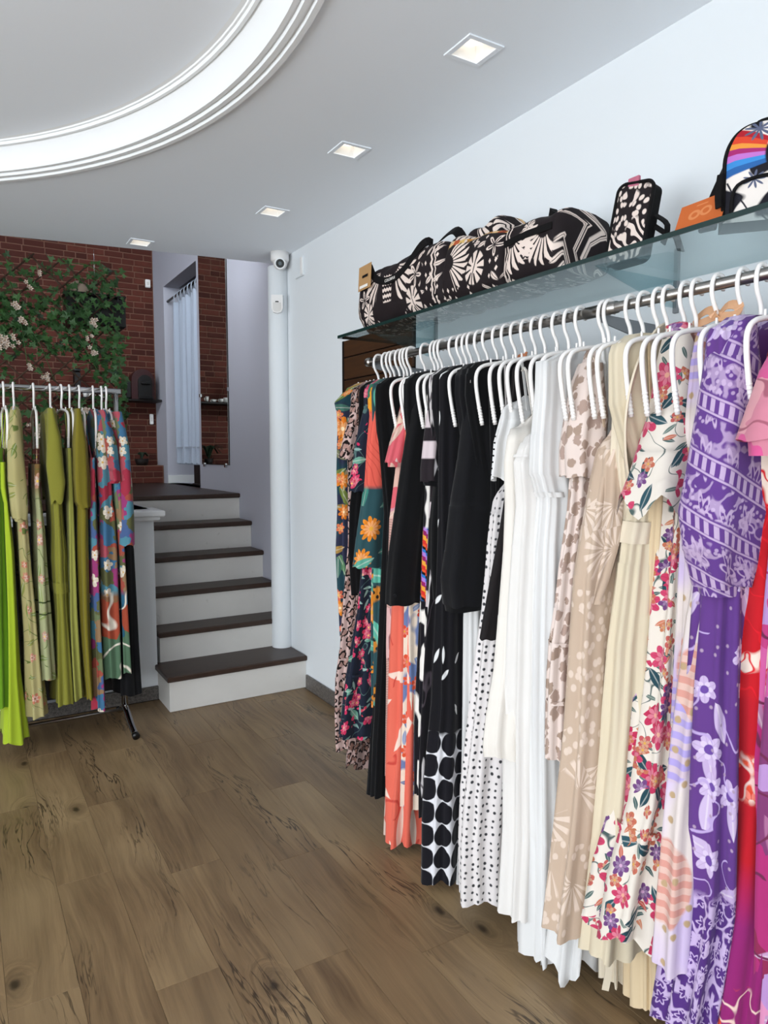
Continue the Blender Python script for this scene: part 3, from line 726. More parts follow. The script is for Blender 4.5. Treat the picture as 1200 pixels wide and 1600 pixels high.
text('COLORFUL', .016, (1.5045, 2.455, ZT_ + .166), (PI / 2, 0, -PI / 2), m_whitec, h)
MB().ribbon([(1.66, 2.76, ZT_ + .215), (1.66, 2.2, ZT_ + .232)], .012, .004, (1, 0, 0)).build('zip', m_strap, t)
k = MB().prism([(1.4950, 2.695, ZT_ + .16), (1.4970, 2.595, ZT_ + .165), (1.5020, 2.595, ZT_ + .265), (1.5000, 2.695, ZT_ + .26)], (-.002, 0, 0)).build('price_tag', m_kraft, t)
MB().prism([(1.4915, 2.680, ZT_ + .168), (1.4930, 2.615, ZT_ + .171), (1.4935, 2.615, ZT_ + .182), (1.4920, 2.680, ZT_ + .18)], (-.0008, 0, 0)).build('tag_band', m_whitec, k)
MB().prism([(1.4935, 2.660, ZT_ + .21), (1.4935, 2.615, ZT_ + .212), (1.4940, 2.615, ZT_ + .222), (1.4940, 2.660, ZT_ + .22)], (-.0008, 0, 0)).build('tag_print', m_strap, k)
# bag B
def rb_trim(u, v, col):
    s = ramp(fract(u * 9), [(0, C('#c9872f')), (.25, C('#e6c08a')), (.5, C('#b4542f')), (.75, C('#d8b46a'))])
    return mix(col, s, edge(.012 - absf(v - .165 - .02 * sin(u * 9)), 260) * (noise(u, v, 60, 1) > .42))
mB = mat('slouch_bag_print', bagprint([lambda u, v: mleaf(u, v, .20, .055, .055, 1.2), lambda u, v: star(u, v, .29, .115, .04), lambda u, v: fan(u, v, .05, .10, .03, .11, -1.2, 1.2, 24), lambda u, v: border(u, v, .36, .01), lambda u, v: fan(u, v, .1, .26, .03, .09, -3.1, 0, 20)], [(.2, .055, .06), (.29, .115, .045), (.09, .1, .09)], 11., rb_trim), .75, .2)
t = thing('slouch_bag', 'slouched black and cream bag with a golden zip, middle of the three soft bags', 'bag', (1.66, 1.95, ZT_), 'black and cream printed bags on the shelf')
bag_loft(1.79, 2.115, 1.635, .13, .112, ZT_, .12, 5, tilt=.08).build('body', mB, t)
bag_loft(1.93, 2.10, 1.69, .085, .05, ZT_ + .185, .15, 8, 24, 16).build('folded_top', mB, t)
MB().ribbon(smoothpath([(1.56, 2.15, ZT_ + .02), (1.535, 2.17, ZT_ + .06), (1.54, 2.2, ZT_ + .02)], 4), .05, .01, (0, 1, .2)).build('strap_end', m_strap, t)
# bag C
mC = mat('tote_print', bagprint([lambda u, v: zigzag(u, v, .115, .03, .11, .028), lambda u, v: fan(u, v, .05, .11, .03, .11, -1.9, .3, 22), lambda u, v: fan(u, v, .19, .11, .03, .11, -3.1, -1.0, 22), lambda u, v: border(u, v, .015, .01), lambda u, v: mleaf(u, v, .115, .13, .03, 1.57)], [(.115, .08, .12)], 23.), .75, .2)
t = thing('pouch_bag', 'black and cream bag with a pointed tab, rightmost of the three soft bags', 'bag', (1.66, 1.58, ZT_), 'black and cream printed bags on the shelf')
bag_loft(1.545, 1.785, 1.63, .125, .10, ZT_, .07, 9, tilt=.05).build('body', mC, t)
MB().ribbon([(1.507, 1.77, ZT_ + .13), (1.503, 1.66, ZT_ + .135), (1.507, 1.56, ZT_ + .135)], .02, .004, (0, 0, 1)).build('band', m_strap, t)
MB().prism([(1.62, 1.70, ZT_ + .185), (1.62, 1.665, ZT_ + .185), (1.62, 1.675, ZT_ + .225), (1.62, 1.687, ZT_ + .24)], (.03, 0, 0)).build('pull_tab', m_strap, t)
# flat pouch D (upright, leaning)
def pouchprint():
    u, v, w = coords('UV'); n = noise(u, v, 7, 2); d, lx, ly, c = vor(u * 55 + n * 4, v * 38, .8)
    dots = edge(d - .33, 9); s = clamp(sin((u * 1.0 + n * .33 + v * .35) * 190) * 4 + .3)
    reg = edge(noise(u + 4, v, 9, 1) - .5, 30)
    return mix(BLK(), CRM, clamp(mix_f(1 - dots, s, reg)))
def mix_f(a, b, f): return a * (1 - f) + b * f
mD = mat('flat_pouch_print', pouchprint, .7, .2)
xb = 1.60
cor = [onx(*p, xb) for p in ((944, 392), (1003, 368))] + [onx(*p, xb + .05) for p in ((1024, 280), (968, 290))]
A, B, Cc, D = [np.array(c) for c in cor]
A[2] = B[2] = ZT_; 
t = thing('flat_pouch', 'narrow upright pouch with black piping standing between the soft bags and backpack', 'pouch', tuple((A + B) / 2))
def bilin(a, b): return A * (1 - a) * (1 - b) + B * a * (1 - b) + Cc * a * b + D * (1 - a) * b
def rrect(n=8, r=.22, k=.98):
    out = []
    for cx, cy, a0 in ((1 - r, r * .35, -PI / 2), (1 - r, 1 - r * .5, 0), (r, 1 - r * .5, PI / 2), (r, r * .35, PI)):
        for q in range(n + 1):
            a = a0 + PI / 2 * q / n; out.append((cx + r * math.cos(a), cy + (r * .5 if cy > .5 else r * .35) * math.sin(a)))
    return out
rp = rrect(); P3 = [bilin(a, b) for a, b in rp]
nrm = np.cross(B - A, D - A); nrm = nrm / np.linalg.norm(nrm); nrm = nrm if nrm[0] < 0 else -nrm
mb = MB(); n = len(P3); wA = np.linalg.norm(B - A); hA = np.linalg.norm(D - A)
fr_ = [p + nrm * .0 for p in P3]; cen = bilin(.5, .5) + nrm * .012
mb.add([cen] + fr_, [(0, 1 + i, 1 + (i + 1) % n) for i in range(n)], [(.5 * wA, .5 * hA)] + [(a * wA, b * hA) for a, b in rp], True).build('front_panel', mD, t)
MB().prism(P3, -nrm * .035).build('gusset', m_strap, t)
MB().tube(P3, .0055, 6, closed=True).build('piping', m_strap, t)
q = bilin(1.0, .45) - nrm * .03; base = bilin(1, 0)
MB().ribbon(smoothpath([q, q + np.array((.03, -.03, -.03)), np.array((base[0] + .06, base[1] - .06, ZT_ + .05)), np.array((base[0] + .05, base[1] - .085, ZT_ + .004))], 5), .022, .004, (1, 0, .3)).build('strap', m_strap, t)
MB().ribbon(smoothpath([q + np.array((0, 0, .03)), q + np.array((.02, -.025, .0)), q + np.array((.01, -.02, -.05))], 4), .02, .004, (1, 0, .3)).build('strap_loop', m_strap, t)
q = bilin(.42, 1.02); MB().box(q + np.array((-.004, -.018, -.02)), q + np.array((.004, .018, .012)), .002).build('pink_tag', mat('pink_tag', plainish('#c46f86', .1, 60), .7), t)
# backpack F
def packprint():
    u, v, w = coords('UV'); u = u * 1.29; v = v * 1.47
    d, lx, ly, c = vor(u * 11 + .3, v * 8 + .6, 1.0); n = noise(u, v, 9, 2)
    base = mix(C('#17161f'), C('#e6ddd6'), edge(noise(u * 1.3, v + 2, 8, 1) - .47 + .04 * sin(v * 60), 26))
    d3, ax, ay, c3 = vor(u * 14 + 5, v * 12, .8); ln = edge(.03 - absf(ay * cos(c3[0] * 6) - ax * sin(c3[0] * 6)), 40)
    base = mix(base, C('#1b1a24'), ln * (v < .13))
    a, b = u - .20, v - .20; th = M('ARCTAN2', b, a * -1.0)
    fanm = edge(th + .28, 40) * edge(.55 - th, 40) * edge(hyp(a, b) - .10, 200) * (u < .115)
    rb = ramp((th + .28) / .83, [(0, C('#2a5f9e')), (.16, C('#3b86c9')), (.3, C('#b86fc0')), (.44, C('#a12a6b')), (.56, C('#e0913c')), (.68, C('#d1442c')), (.84, C('#a81f2c'))])
    base = mix(base, rb, fanm)
    for (x, y, R) in ((.085, .285, .04), (.075, .125, .03), (.235, .285, .04), (.21, .15, .03)):
        p, q = u - x, v - y; r = hyp(p, q); t2 = M('ARCTAN2', q, p)
        base = mix(base, C('#5a6078'), edge(R * (.6 + .4 * cos(t2 * 9)) - r, 300))
    return base
mF = mat('backpack_print', packprint, .7, .2)
yF1 = 1.0 + .105; yF0 = yF1 - .21; hF = .215
t = thing('backpack', 'white and navy backpack with rainbow stripes at the right end of the shelf', 'backpack', (1.655, (yF0 + yF1) / 2, ZT_), rotz=math.radians(40))
prof = []
for k in range(41):
    a = PI * k / 40; prof.append((math.cos(a), math.sin(a)))
wF = (yF1 - yF0) / 2; yc = (yF0 + yF1) / 2
out = [(yc + wF, .0)] + [(yc + wF * math.copysign(abs(c) ** .55, c) * (1 - .10 * s), hF * (.62 + .38 * s ** .8)) for c, s in prof] + [(yc - wF, .0)]
out = [(a, b) for a, b in out]
fx = lambda y, z: 1.575 - .02 * (1 - ((y - yc) / wF) ** 2) * (1 - (z / hF - .5) ** 2 * 2)
n = len(out); cy_, cz_ = yc, hF * .45
rings = [1.0, .82, .6, .35]; vs = []; uv = []
for r in rings:
    for (y, z) in out:
        yy, zz = cy_ + (y - cy_) * r, cz_ + (z - cz_) * r; vs.append((fx(yy, zz) + (.012 if r == 1 else 0), yy, ZT_ + max(zz, .002))); uv.append((yF1 - yy, zz))
vs.append((fx(cy_, cz_), cy_, ZT_ + cz_)); uv.append((yF1 - cy_, cz_)); fs = []
for i in range(3):
    for j in range(n): fs.append((i * n + j, i * n + (j + 1) % n, (i + 1) * n + (j + 1) % n, (i + 1) * n + j))
for j in range(n): fs.append((3 * n + j, 3 * n + (j + 1) % n, 4 * n))
MB().add(vs, fs, uv, True).build('front_panel', mF, t)
MB().prism([(1.587, y, ZT_ + max(z, .002)) for y, z in out], (.09, 0, 0)).build('side_gusset', m_strap, t)
MB().tube([(1.586, y, ZT_ + max(z, .004)) for y, z in out], .005, 6).build('piping', m_strap, t)
MB().ribbon(smoothpath([(1.62, yc + .04, ZT_ + hF - .005), (1.62, yc + .036, ZT_ + hF + .012), (1.62, yc, ZT_ + hF + .018), (1.62, yc - .036, ZT_ + hF + .012), (1.62, yc - .04, ZT_ + hF - .005)], 4), .025, .005, (1, 0, 0)).build('handle', m_strap, t)
pk = [(yc + wF * .86 * c_, hF * (.06 + .34 * (0.0 if s_ < 0 else 1))) for c_, s_ in ()]
MB().tube(smoothpath([(1.568, yF1 - .014, ZT_ + .015), (1.560, yF1 - .025, ZT_ + .075), (1.553, yc, ZT_ + .09), (1.560, yF0 + .025, ZT_ + .075), (1.568, yF0 + .014, ZT_ + .015)], 6), .004, 6).build('pocket_zip', m_strap, t)
tz = (1.58, yF1 + .008, ZT_ + .11); s_ = MB().ribbon(smoothpath([tz, (1.578, yF1 + .012, ZT_ + .07), (1.576, yF1 + .01, ZT_ + .035)], 3), .016, .006, (.7, .7, 0)).build('zip_pull', m_strap, t)
MB().ribbon(smoothpath([(1.67, yF1 - .02, ZT_ + .15), (1.70, yF1 + .01, ZT_ + .08), (1.68, yF1 + .02, ZT_ + .02), (1.64, yF1 + .03, ZT_ + .008)], 4), .035, .006, (.5, 1, 0)).build('shoulder_strap', m_strap, t)
# orange card leaning by the backpack
def ocard():
    u, v, w = coords('UV'); a, b = fract(u * 18) - .5, fract(v * 18) - .5
    mk = edge(.004 - absf(hyp(u - .045, v - .055) - .012), 600) + edge(.0035 - absf(hyp(u - .075, v - .058) - .012), 600) + edge(.002 - absf(v - .085), 700) * edge(.015 - absf(u - .06), 300)
    return mix(C('#c2622c'), C('#d48350'), clamp(mk))
xo = 1.53; q1, q2 = onx(1057, 330, xo), onx(1130, 318, xo)
t = thing('orange_card', 'orange card tag standing on the shelf beside the backpack', 'card', (xo, (q1[1] + q2[1]) / 2, ZT_))
ya_, yb_ = q1[1], q2[1]; hh = q1[2] - ZT_ + .0
cv = [(xo - .01, ya_, ZT_ + .001), (xo - .01, yb_, ZT_ + .001), (xo + .02, yb_, ZT_ + .079), (xo + .02, ya_, ZT_ + .075)]
m = MB().add(cv + [(a + .0015, b, c) for a, b, c in cv], [(0, 1, 2, 3), (7, 6, 5, 4), (0, 4, 5, 1), (1, 5, 6, 2), (2, 6, 7, 3), (3, 7, 4, 0)], [(0, 0), (ya_ - yb_, 0), (ya_ - yb_, .1), (0, .1)] * 2)
m.build('card', mat('orange_card', ocard, .55, .3), t)
MB().tube(smoothpath([(xo + .02, yb_ + .006, ZT_ + .075), (xo + .02, yb_ - .01, ZT_ + .085), (xo + .01, yb_ - .02, ZT_ + .08)], 3), .0015, 5).build('cord', m_whitec, t)
# ================================================================== CLOTH PRINTS (flat prints, in metres of cloth)
def L_flowers(base, u, v, sc, R, n, c1, c2, dens=.6, off=0., core='#e8c25a', rand=.9, ck=.16, clump=0.):
    """blossoms with broad veined petals, a smaller turned inner ring and a heart; clump > 0 gathers them in bunches"""
    d, lx, ly, c = vor(u * sc + off, v * sc + off * 1.7, rand); r = hyp(lx, ly); th = M('ARCTAN2', ly, lx) + c[1] * 6.28
    on = c[0] < dens
    if clump: on = on * (noise(u + off * .37, v, clump, 1, off) > .47)
    RR = R * (.7 + .45 * c[2]); lobe = absf(cos(th * (n * .5))); lob2 = absf(sin(th * (n * .5)))
    m = edge(RR * (.60 + .40 * lobe) - r, 45) * on; m2 = edge(RR * .62 * (.55 + .45 * lob2) - r, 45) * on
    pc = mix(C(c1), C(c2), clamp(c[1] * .6 + r / RR * .5 - .1)); dk = tuple(q * .55 for q in C(c1)[:3]) + (1,)
    vein = clamp(1.15 - lobe * 2.6) * .55 + edge(.09 - absf(sin(th * (n * .5))), 10) * .3
    base = mix(base, mix(pc, dk, clamp(vein)), m)
    base = mix(base, mix(mix(C(c2), C('#ffffff'), .12), dk, clamp(1.1 - lob2 * 2.4) * .6), m2)
    return mix(base, C(core), edge(RR * ck - r, 45) * on)
def L_leaves(base, u, v, sc, ln, wd, c1, c2, dens=.7, off=0., rand=1., vein=True):
    d, lx, ly, c = vor(u * sc + off, v * sc + off * 2.3, rand); th = c[1] * 6.283; p = lx * cos(th) + ly * sin(th); q = ly * cos(th) - lx * sin(th)
    m = edge(wd * (1 - p * p / (ln * ln)) - absf(q), 45) * (c[0] < dens)
    col = mix(C(c1), C(c2), c[2])
    if vein: col = mix(col, mix(col, C('#e8e4dc'), .35), edge(wd * .12 - absf(q), 60))
    return mix(base, col, m)
def L_stems(base, u, v, sc, wdt, c1, off=0.):
    n = noise(u + off, v, sc, 1); k = noise(u, v + off, sc * .6, 1, 4.)
    return mix(base, C(c1), edge(wdt - absf(n - .5), 120) * (k > .48))
def L_patch(base, u, v, sc, cols, off=0., warp=.35, edge_col=None):
    n1 = noise(u + off, v, sc * 1.2, 2) - .5; n2 = noise(u, v + off, sc * 1.2, 2, 7.) - .5
    d, lx, ly, c = vor(u * sc + n1 * warp * 4 + off, v * sc + n2 * warp * 4, 1.); k = len(cols)
    col = ramp(c[0], [(i / k, C(h)) for i, h in enumerate(cols)])
    return col
def leopard(g, ring, inner, sc=26., off=0., th=.36, gap=.2):
    def f():
        u, v, w = coords('UV'); n1 = noise(u, v, 30, 2, off) - .5
        d, lx, ly, c = vor(u * sc + off + n1 * .8, v * sc * .85 + n1 * .6, .85)
        a = M('ARCTAN2', ly, lx); R = th + .14 * (c[0] - .5) + .1 * sin(a * 3 + c[1] * 6)
        blot = edge(R - d, 16); inn = edge(R * .55 - d, 16); cut = edge(cos(a + c[2] * 6.28) - 1 + gap, 8)
        col = mix(C(g), C(ring), blot * (1 - cut)); return mix(col, C(inner), inn)
    return f
def spots(g, s1, s2, sc=22., off=0., R=.36):
    def f():
        u, v, w = coords('UV'); n = noise(u, v, 45, 2, off) - .5; d, lx, ly, c = vor(u * sc + n * .9 + off, v * sc * .8 + n, .9)
        return mix(C(g), mix(C(s1), C(s2), c[1]), edge(R * (.6 + .7 * c[0]) - d, 14))
    return f
def polka(g, s, sc=40., R=.2):
    def f():
        u, v, w = coords('UV'); d, lx, ly, c = vor(u * sc, v * sc, .35); return mix(C(g), C(s), edge(R * (.8 + .4 * c[0]) - d, 10))
    return f
def p_teal():
    u, v, w = coords('UV'); b = mix(C('#22404a'), C('#2c2f45'), edge(noise(u, v, 6, 1) - .5, 20))
    b = L_leaves(b, u, v, 9, .5, .17, '#3e8a78', '#6d7a3a', .75, 3.); b = L_leaves(b, u, v, 11, .5, .16, '#2b6b63', '#b8842f', .5, 8.)
    b = L_flowers(b, u, v, 9, .42, 8, '#d2691e', '#e08f2c', .55, 1., '#f0d9b0'); return L_flowers(b, u, v, 15, .35, 6, '#c93a55', '#d98a3a', .4, 5.)
def p_navy():
    u, v, w = coords('UV'); b = C('#1b2130'); b = L_stems(b, u, v, 9, .006, '#4f6a68'); b = L_leaves(b, u, v, 20, .46, .12, '#5e8580', '#86a39b', .5, 2.); b = L_leaves(b, u, v, 12, .42, .17, '#3f6f62', '#6fa08c', .35, 6.)
    b = L_flowers(b, u, v, 15, .46, 6, '#b81f4a', '#cc4064', .7, 4., '#e0b090', clump=9.); return L_flowers(b, u, v, 22, .42, 5, '#9a2a6a', '#c04048', .3, 9., clump=9.)
def p_coral():
    u, v, w = coords('UV')
    b = C('#dc5f50'); n = noise(u, v, 5, 1); ln = edge(.25 - absf(sin((u * 1.2 + v * .8 + n * .25) * 75)), 4); b = mix(b, C('#b83a35'), ln * .6)
    top = mix(C('#e0871f'), C('#c7551a'), clamp(sin(v * 150) * 3)); top = L_patch(top, u, v, 11, ['#e0871f', '#d9731f', '#2f6b55', '#e39a2a']) 
    low = L_flowers(C('#2b4c52'), u, v, 8.5, .44, 11, '#d0611d', '#e8912b', .75, 2., '#e2a53a'); low = L_leaves(low, u, v, 8, .5, .15, '#5fa893', '#3c7d70', .6, 5.)
    z = v + .05 * (n - .5)
    b = mix(b, top, edge(z - 1.66, 60)); return mix(b, low, edge(1.375 - z, 60))
def p_tealleaf():
    u, v, w = coords('UV'); b = C('#2c4a4f'); b = L_leaves(b, u, v, 7, .55, .2, '#5fb09a', '#3f8474', .9, 1.); b2 = leo_inline(u, v, '#c07a2a', '#241a14', 40.); return mix(b, b2, edge(noise(u, v, 5, 0) - .54, 40))
def leo_inline(u, v, g, ring, sc):
    d, lx, ly, c = vor(u * sc, v * sc, .8); return mix(C(g), C(ring), edge(.3 - d, 14))
def p_pinkfl():
    u, v, w = coords('UV'); b = L_patch(None, u, v, 12, ['#d7b0a2', '#c98f9c', '#d8867e', '#e0c4b0', '#b57f94', '#d4606a']); b = L_leaves(b, u, v, 10, .5, .13, '#9e6a86', '#d9b8a6', .6, 3.)
    lowr = mix(C('#c79d93'), C('#6d4a41'), edge(.3 - absf(sin((v + .02 * noise(u, v, 8, 1)) * 330)), 3) * .7); lowr2 = L_leaves(C('#d8adab'), u, v, 9, .5, .2, '#b97f86', '#8a5a5c', .4, 2.)
    b = mix(b, lowr, edge(1.26 - v, 200)); b = mix(b, lowr2, edge(.92 - v, 200)); return mix(b, lowr, edge(.72 - v, 200))
def p_coralwhite():
    u, v, w = coords('UV'); b = mix(C('#d95f4e'), C('#e0705c'), noise(u, v, 4, 1)); b = L_leaves(b, u, v, 6.5, .62, .14, '#e9cfc0', '#e9cfc0', .6, 2., vein=False); return L_stems(b, u, v, 5, .008, '#c4463c', 3.)
def p_creamblue():
    u, v, w = coords('UV'); b = mix(C('#e3d2c0'), C('#6a7ba6'), edge(noise(u + 3, v * .6, 9, 2) - .53, 30)); b = L_leaves(b, u, v, 16, .5, .14, '#54668f', '#8b97b5', .5, 2.)
    return L_flowers(b, u, v, 14, .38, 6, '#cf3a30', '#d9603a', .5, 6., '#d69a3a')
def p_geo():
    u, v, w = coords('UV'); k = fract(v * 9.5 + .1); bar = edge(.28 - absf(k - .5), 20); rw = M('FLOOR', v * 9.5 + .1)
    b = mix(C('#262024'), C('#cdbfc2'), bar * (sin(rw * 2.3) > -.5)); d, lx, ly, c = vor(u * 13, v * 9, .6)
    dia = edge(.34 - absf(lx) - absf(ly) * .7, 14); b2 = mix(C('#17151a'), C('#d8d4d6'), dia * (c[0] > .35)); return mix(b, b2, edge(absf(u) - .05, 200))
def p_circ():
    u, v, w = coords('UV'); s = 12.5; a = fract(u * s + .5) - .5; b = fract(v * s) - .5; r = hyp(a, b); gap = edge(r - .485, 30)
    c = mix(C('#15141a'), C('#d9d8dc'), gap); a2 = fract(u * s) - .5; b2 = fract(v * s + .5) - .5
    n, lx, ly, q = vor(u * 16, v * 10, .9); th = q[1] * 6.28; p = lx * cos(th) + ly * sin(th); w_ = ly * cos(th) - lx * sin(th)
    lf = edge(.09 * (1 - p * p / .09) - absf(w_), 30) * (q[0] > .4); up = mix(C('#131216'), C('#dcdcdc'), lf)
    return mix(c, up, edge(v - .55, 60))
def p_brush():
    u, v, w = coords('UV'); n = noise(u * 2.2, v * .35, 9, 3, 2.); b = mix(C('#151317'), C('#d8d2d2'), edge(n - .60, 30)); return L_patchlines(b, u, v)
def L_patchlines(b, u, v): return mix(b, C('#4a4148'), edge(.02 - absf(noise(u, v * .4, 14, 1, 5.) - .5), 60) * .8)
def p_rainbow():
    u, v, w = coords('UV'); k = v + u * .5
    rb = ramp(fract(k * 11), [(0, C('#c92f2a')), (.16, C('#e0a03a')), (.34, C('#8c1f5c')), (.52, C('#a878c8')), (.68, C('#2a6fb8')), (.8, C('#16141a')), (.9, C('#d8562a'))])
    blk = mix(C('#16141a'), C('#e6e0da'), edge(noise(u * 1.2, v * .7, 9, 1, 3.) - .52, 40)); sel = edge(v - .98, 100) * edge(1.24 - v, 100); b = mix(blk, rb, sel * edge(noise(u, v, 6, 0) - .36, 20))
    return b
def p_batik(g, pale, low=False):
    def f():
        u, v, w = coords('UV'); k = (v + u * .45) * 8.2; row = M('FLOOR', k); fr_ = fract(k)
        bars = clamp((sin(u * 300) + .15) * 5) * edge(.11 - absf(fr_ - .16), 40)
        lines = edge(.02 - absf(fr_ - .02), 60) + edge(.02 - absf(fr_ - .30), 60)
        d, lx, ly, c = vor(u * 17, k * 1.15, .35); r = hyp(lx, ly * .9); th = M('ARCTAN2', ly, lx); pr_ = .36 * (.72 + .28 * cos(th * 6))
        fl = edge(.045 - absf(pr_ - r), 22) + edge(.09 - r, 22); zone = edge(.30 - absf(fr_ - .66), 25)
        d2, ax, ay, c2 = vor(u * 60, v * 60, .8); dots = edge(.24 - d2, 9) * (noise(u, v, 7, 0, 3.) > .5)
        scr = edge(.035 - absf(noise(u, v, 17, 2, 6.) - .5), 40)
        m = clamp(bars + lines + zone * clamp(fl + dots * .8 + scr * .7))
        return mix(mix(C(g), C('#4a2a80') if low else C(g), noise(u, v, 5, 1)), C(pale), m * .93)
    return f
def p_purple_skirt():
    u, v, w = coords('UV'); g = mix(C('#573478'), C('#653f86'), noise(u, v, 4, 1))
    b = L_leaves(g, u, v, 10, .52, .16, '#b49cc4', '#c2aed0', .5, 2.); b = L_flowers(b, u, v, 12, .42, 6, '#b8a2c8', '#c6b2d4', .42, 6., '#674795', ck=.3); b = L_stems(b, u, v, 9, .010, '#b39dcc', 4.)
    d, lx, ly, c = vor(u * 26, v * 26, .9); b = mix(b, C('#a68fa8'), edge(.10 - d, 14) * (c[0] > .4))
    s = 24.; z = v * s; bars = clamp((sin(u * 260) + .1) * 4) * edge(.12 - absf(fract(z * .35) - .5), 20); d2, ax, ay, c2 = vor(u * 22, v * 22, .5); th = M('ARCTAN2', ay, ax); r = hyp(ax, ay)
    fl = edge(.05 - absf(.34 * (.75 + .25 * cos(th * 6)) - r), 20); low = mix(C('#4f2f74'), C('#bba6ca'), clamp(bars + fl + edge(.03 - absf(noise(u, v, 20, 1) - .5), 40)))
    return mix(b, low, edge(.52 - v, 40))
def p_red():
    u, v, w = coords('UV'); b = mix(C('#b51822'), C('#bf2028'), noise(u, v, 4, 1)); b = mix(b, C('#e6d3c4'), edge(noise(u * 1.1, v * .8, 8, 1, 1.) - .575, 34))
    b = mix(b, C('#cf1f2a'), edge(.014 - absf(noise(u, v, 15, 1, 3.) - .5), 60)); mg = mix(C('#b51c28'), C('#8a2468'), clamp((.62 - v) * 7))
    bd = L_flowers(mg, u, v, 11, .44, 6, '#c9302c', '#e25a3a', .8, 2., '#e6d0c0'); bd = mix(bd, C('#e2c2b8'), edge(.02 - absf(noise(u, v, 13, 1, 8.) - .5), 50))
    band = edge(.05 - absf(v - .80), 60) + edge(.34 - v, 60); b = mix(b, mg, edge(.98 - v, 60)); return mix(b, bd, clamp(band))
def p_magenta():
    u, v, w = coords('UV'); b = L_patch(None, u, v, 11, ['#a8306f', '#c05a95', '#b08ac0', '#8a2a50', '#d28ab0', '#b5407a', '#7a3a6a']); b = L_leaves(b, u, v, 7, .55, .1, '#c8a8d0', '#8c2a5a', .6, 3.); return L_stems(b, u, v, 7, .012, '#6a2a4a', 2.)
def p_pinksl():
    u, v, w = coords('UV'); b = L_patch(None, u, v, 9, ['#c97f92', '#d79aa2', '#d0588e', '#b9707e', '#dba8a8']); return L_stems(b, u, v, 8, .012, '#a05a6c', 2.)
def p_shell():
    u, v, w = coords('UV'); b = mix(C('#d9cdc9'), C('#c8b6d6'), edge(noise(u, v, 4, 1, 2.) - .5, 8)); d, lx, ly, c = vor(u * 5.2 + .4, v * 4.2, .7); r = hyp(lx, ly); th = M('ARCTAN2', ly, lx)
    ribs = clamp(sin(ly * 48) * 3 + .6); sh = edge(.42 - r, 30) * (c[0] > .3); col = mix(mix(C('#cf9488'), C('#a99ad2'), c[1] > .6), C('#dcc6bb'), (1 - ribs) * .6); b = mix(b, col, sh)
    d2, ax, ay, c2 = vor(u * 24, v * 24, .9); return mix(b, C('#b59a78'), edge(.2 - d2, 12) * (c2[0] > .72))
def p_floral():
    u, v, w = coords('UV'); b = C('#dbd2c7'); b = L_stems(b, u, v, 11, .006, '#4a5a58'); b = L_leaves(b, u, v, 26, .48, .13, '#3c5656', '#6a7a72', .45, 2.); b = L_leaves(b, u, v, 24, .42, .13, '#c98a6a', '#b5554a', .22, 12.)
    b = L_leaves(b, u, v, 15, .5, .18, '#23404a', '#30505a', .45, 4.); b = L_flowers(b, u, v, 13, .50, 7, '#b02448', '#c4486a', .75, 7., '#d8a08a', clump=7.); b = L_flowers(b, u, v, 24, .46, 5, '#b8405a', '#b97a50', .45, 3., '#d0a050', clump=7.); return L_flowers(b, u, v, 17, .42, 7, '#553466', '#74497e', .3, 9., '#c8a0c0', clump=8.)
def p_beige():
    u, v, w = coords('UV'); b = mix(C('#b8a18d'), C('#c1ab98'), noise(u, v, 5, 1)); d, lx, ly, c = vor(u * 7.5, v * 6., .9); r = hyp(lx, ly); th = M('ARCTAN2', ly, lx)
    fn = clamp(sin(th * 15) * 3 + .5) * edge(.50 - r, 20) * edge(r - .07, 30) * edge(cos(th + c[1] * 6.28) + .25, 8) * (c[0] > .3); b = mix(b, C('#d8c5b6'), fn)
    d2, ax, ay, c2 = vor(u * 42, v * 30, .9); return mix(b, C('#d6c3b4'), edge(.30 - d2, 9) * (noise(u, v, 6, 0, 4.) > .54) * (1 - fn))
def p_greenprint():
    u, v, w = coords('UV'); b = mix(C('#9c925c'), C('#b0a679'), noise(u, v, 6, 1)); b = L_leaves(b, u, v, 11, .5, .14, '#6f7d3e', '#8a8a4a', .6, 2.); b = L_flowers(b, u, v, 12, .36, 6, '#b5633f', '#c99a86', .28, 5., '#8a5a3a'); return L_stems(b, u, v, 8, .007, '#5c6a34', 3.)
def p_goldprint():
    u, v, w = coords('UV'); b = mix(C('#9da077'), C('#765a34'), edge(v - 1.32, 12)); b = L_leaves(b, u, v, 9, .52, .13, '#6f7f42', '#8f9a60', .6, 2.); b = L_stems(b, u, v, 7, .008, '#55642f', 3.); b = L_flowers(b, u, v, 10, .36, 6, '#a86f4f', '#c0a090', .25, 5.)
    return mix(b, C('#3d4a26'), edge(.004 - absf(absf(v - .74) - .03), 300))
def p_multi(off=0.):
    def f():
        u, v, w = coords('UV'); b = L_patch(None, u + off, v, 13, ['#9c3042', '#3d6788', '#8f376a', '#595a38', '#9c4a3c', '#465b86', '#667150', '#8c6e50', '#a34a55', '#4d7f8f'], off, .5); b = L_flowers(b, u, v, 12, .40, 5, '#c9bda8', '#d3c6b4', .34, off + 3., '#c9a052')
        low = L_patch(None, u, v, 5, ['#3f5f4c', '#2f5f7a', '#9a4530', '#4f6a52', '#27566c', '#7a553a'], off + 1., .2); low = mix(low, C('#d8cfc0'), edge(.012 - absf(noise(u, v, 4, 1, off) - .5), 80)); return mix(b, low, edge(.78 - v, 30) if off < 2 else edge(-1 - v, 1))
    return f
def cloth(name, fn, rough=.85, alpha=None): return mat(name, fn, rough, .12, sheen=.12, alpha=alpha)
def pc(h): return plainish(h, .03, 5)
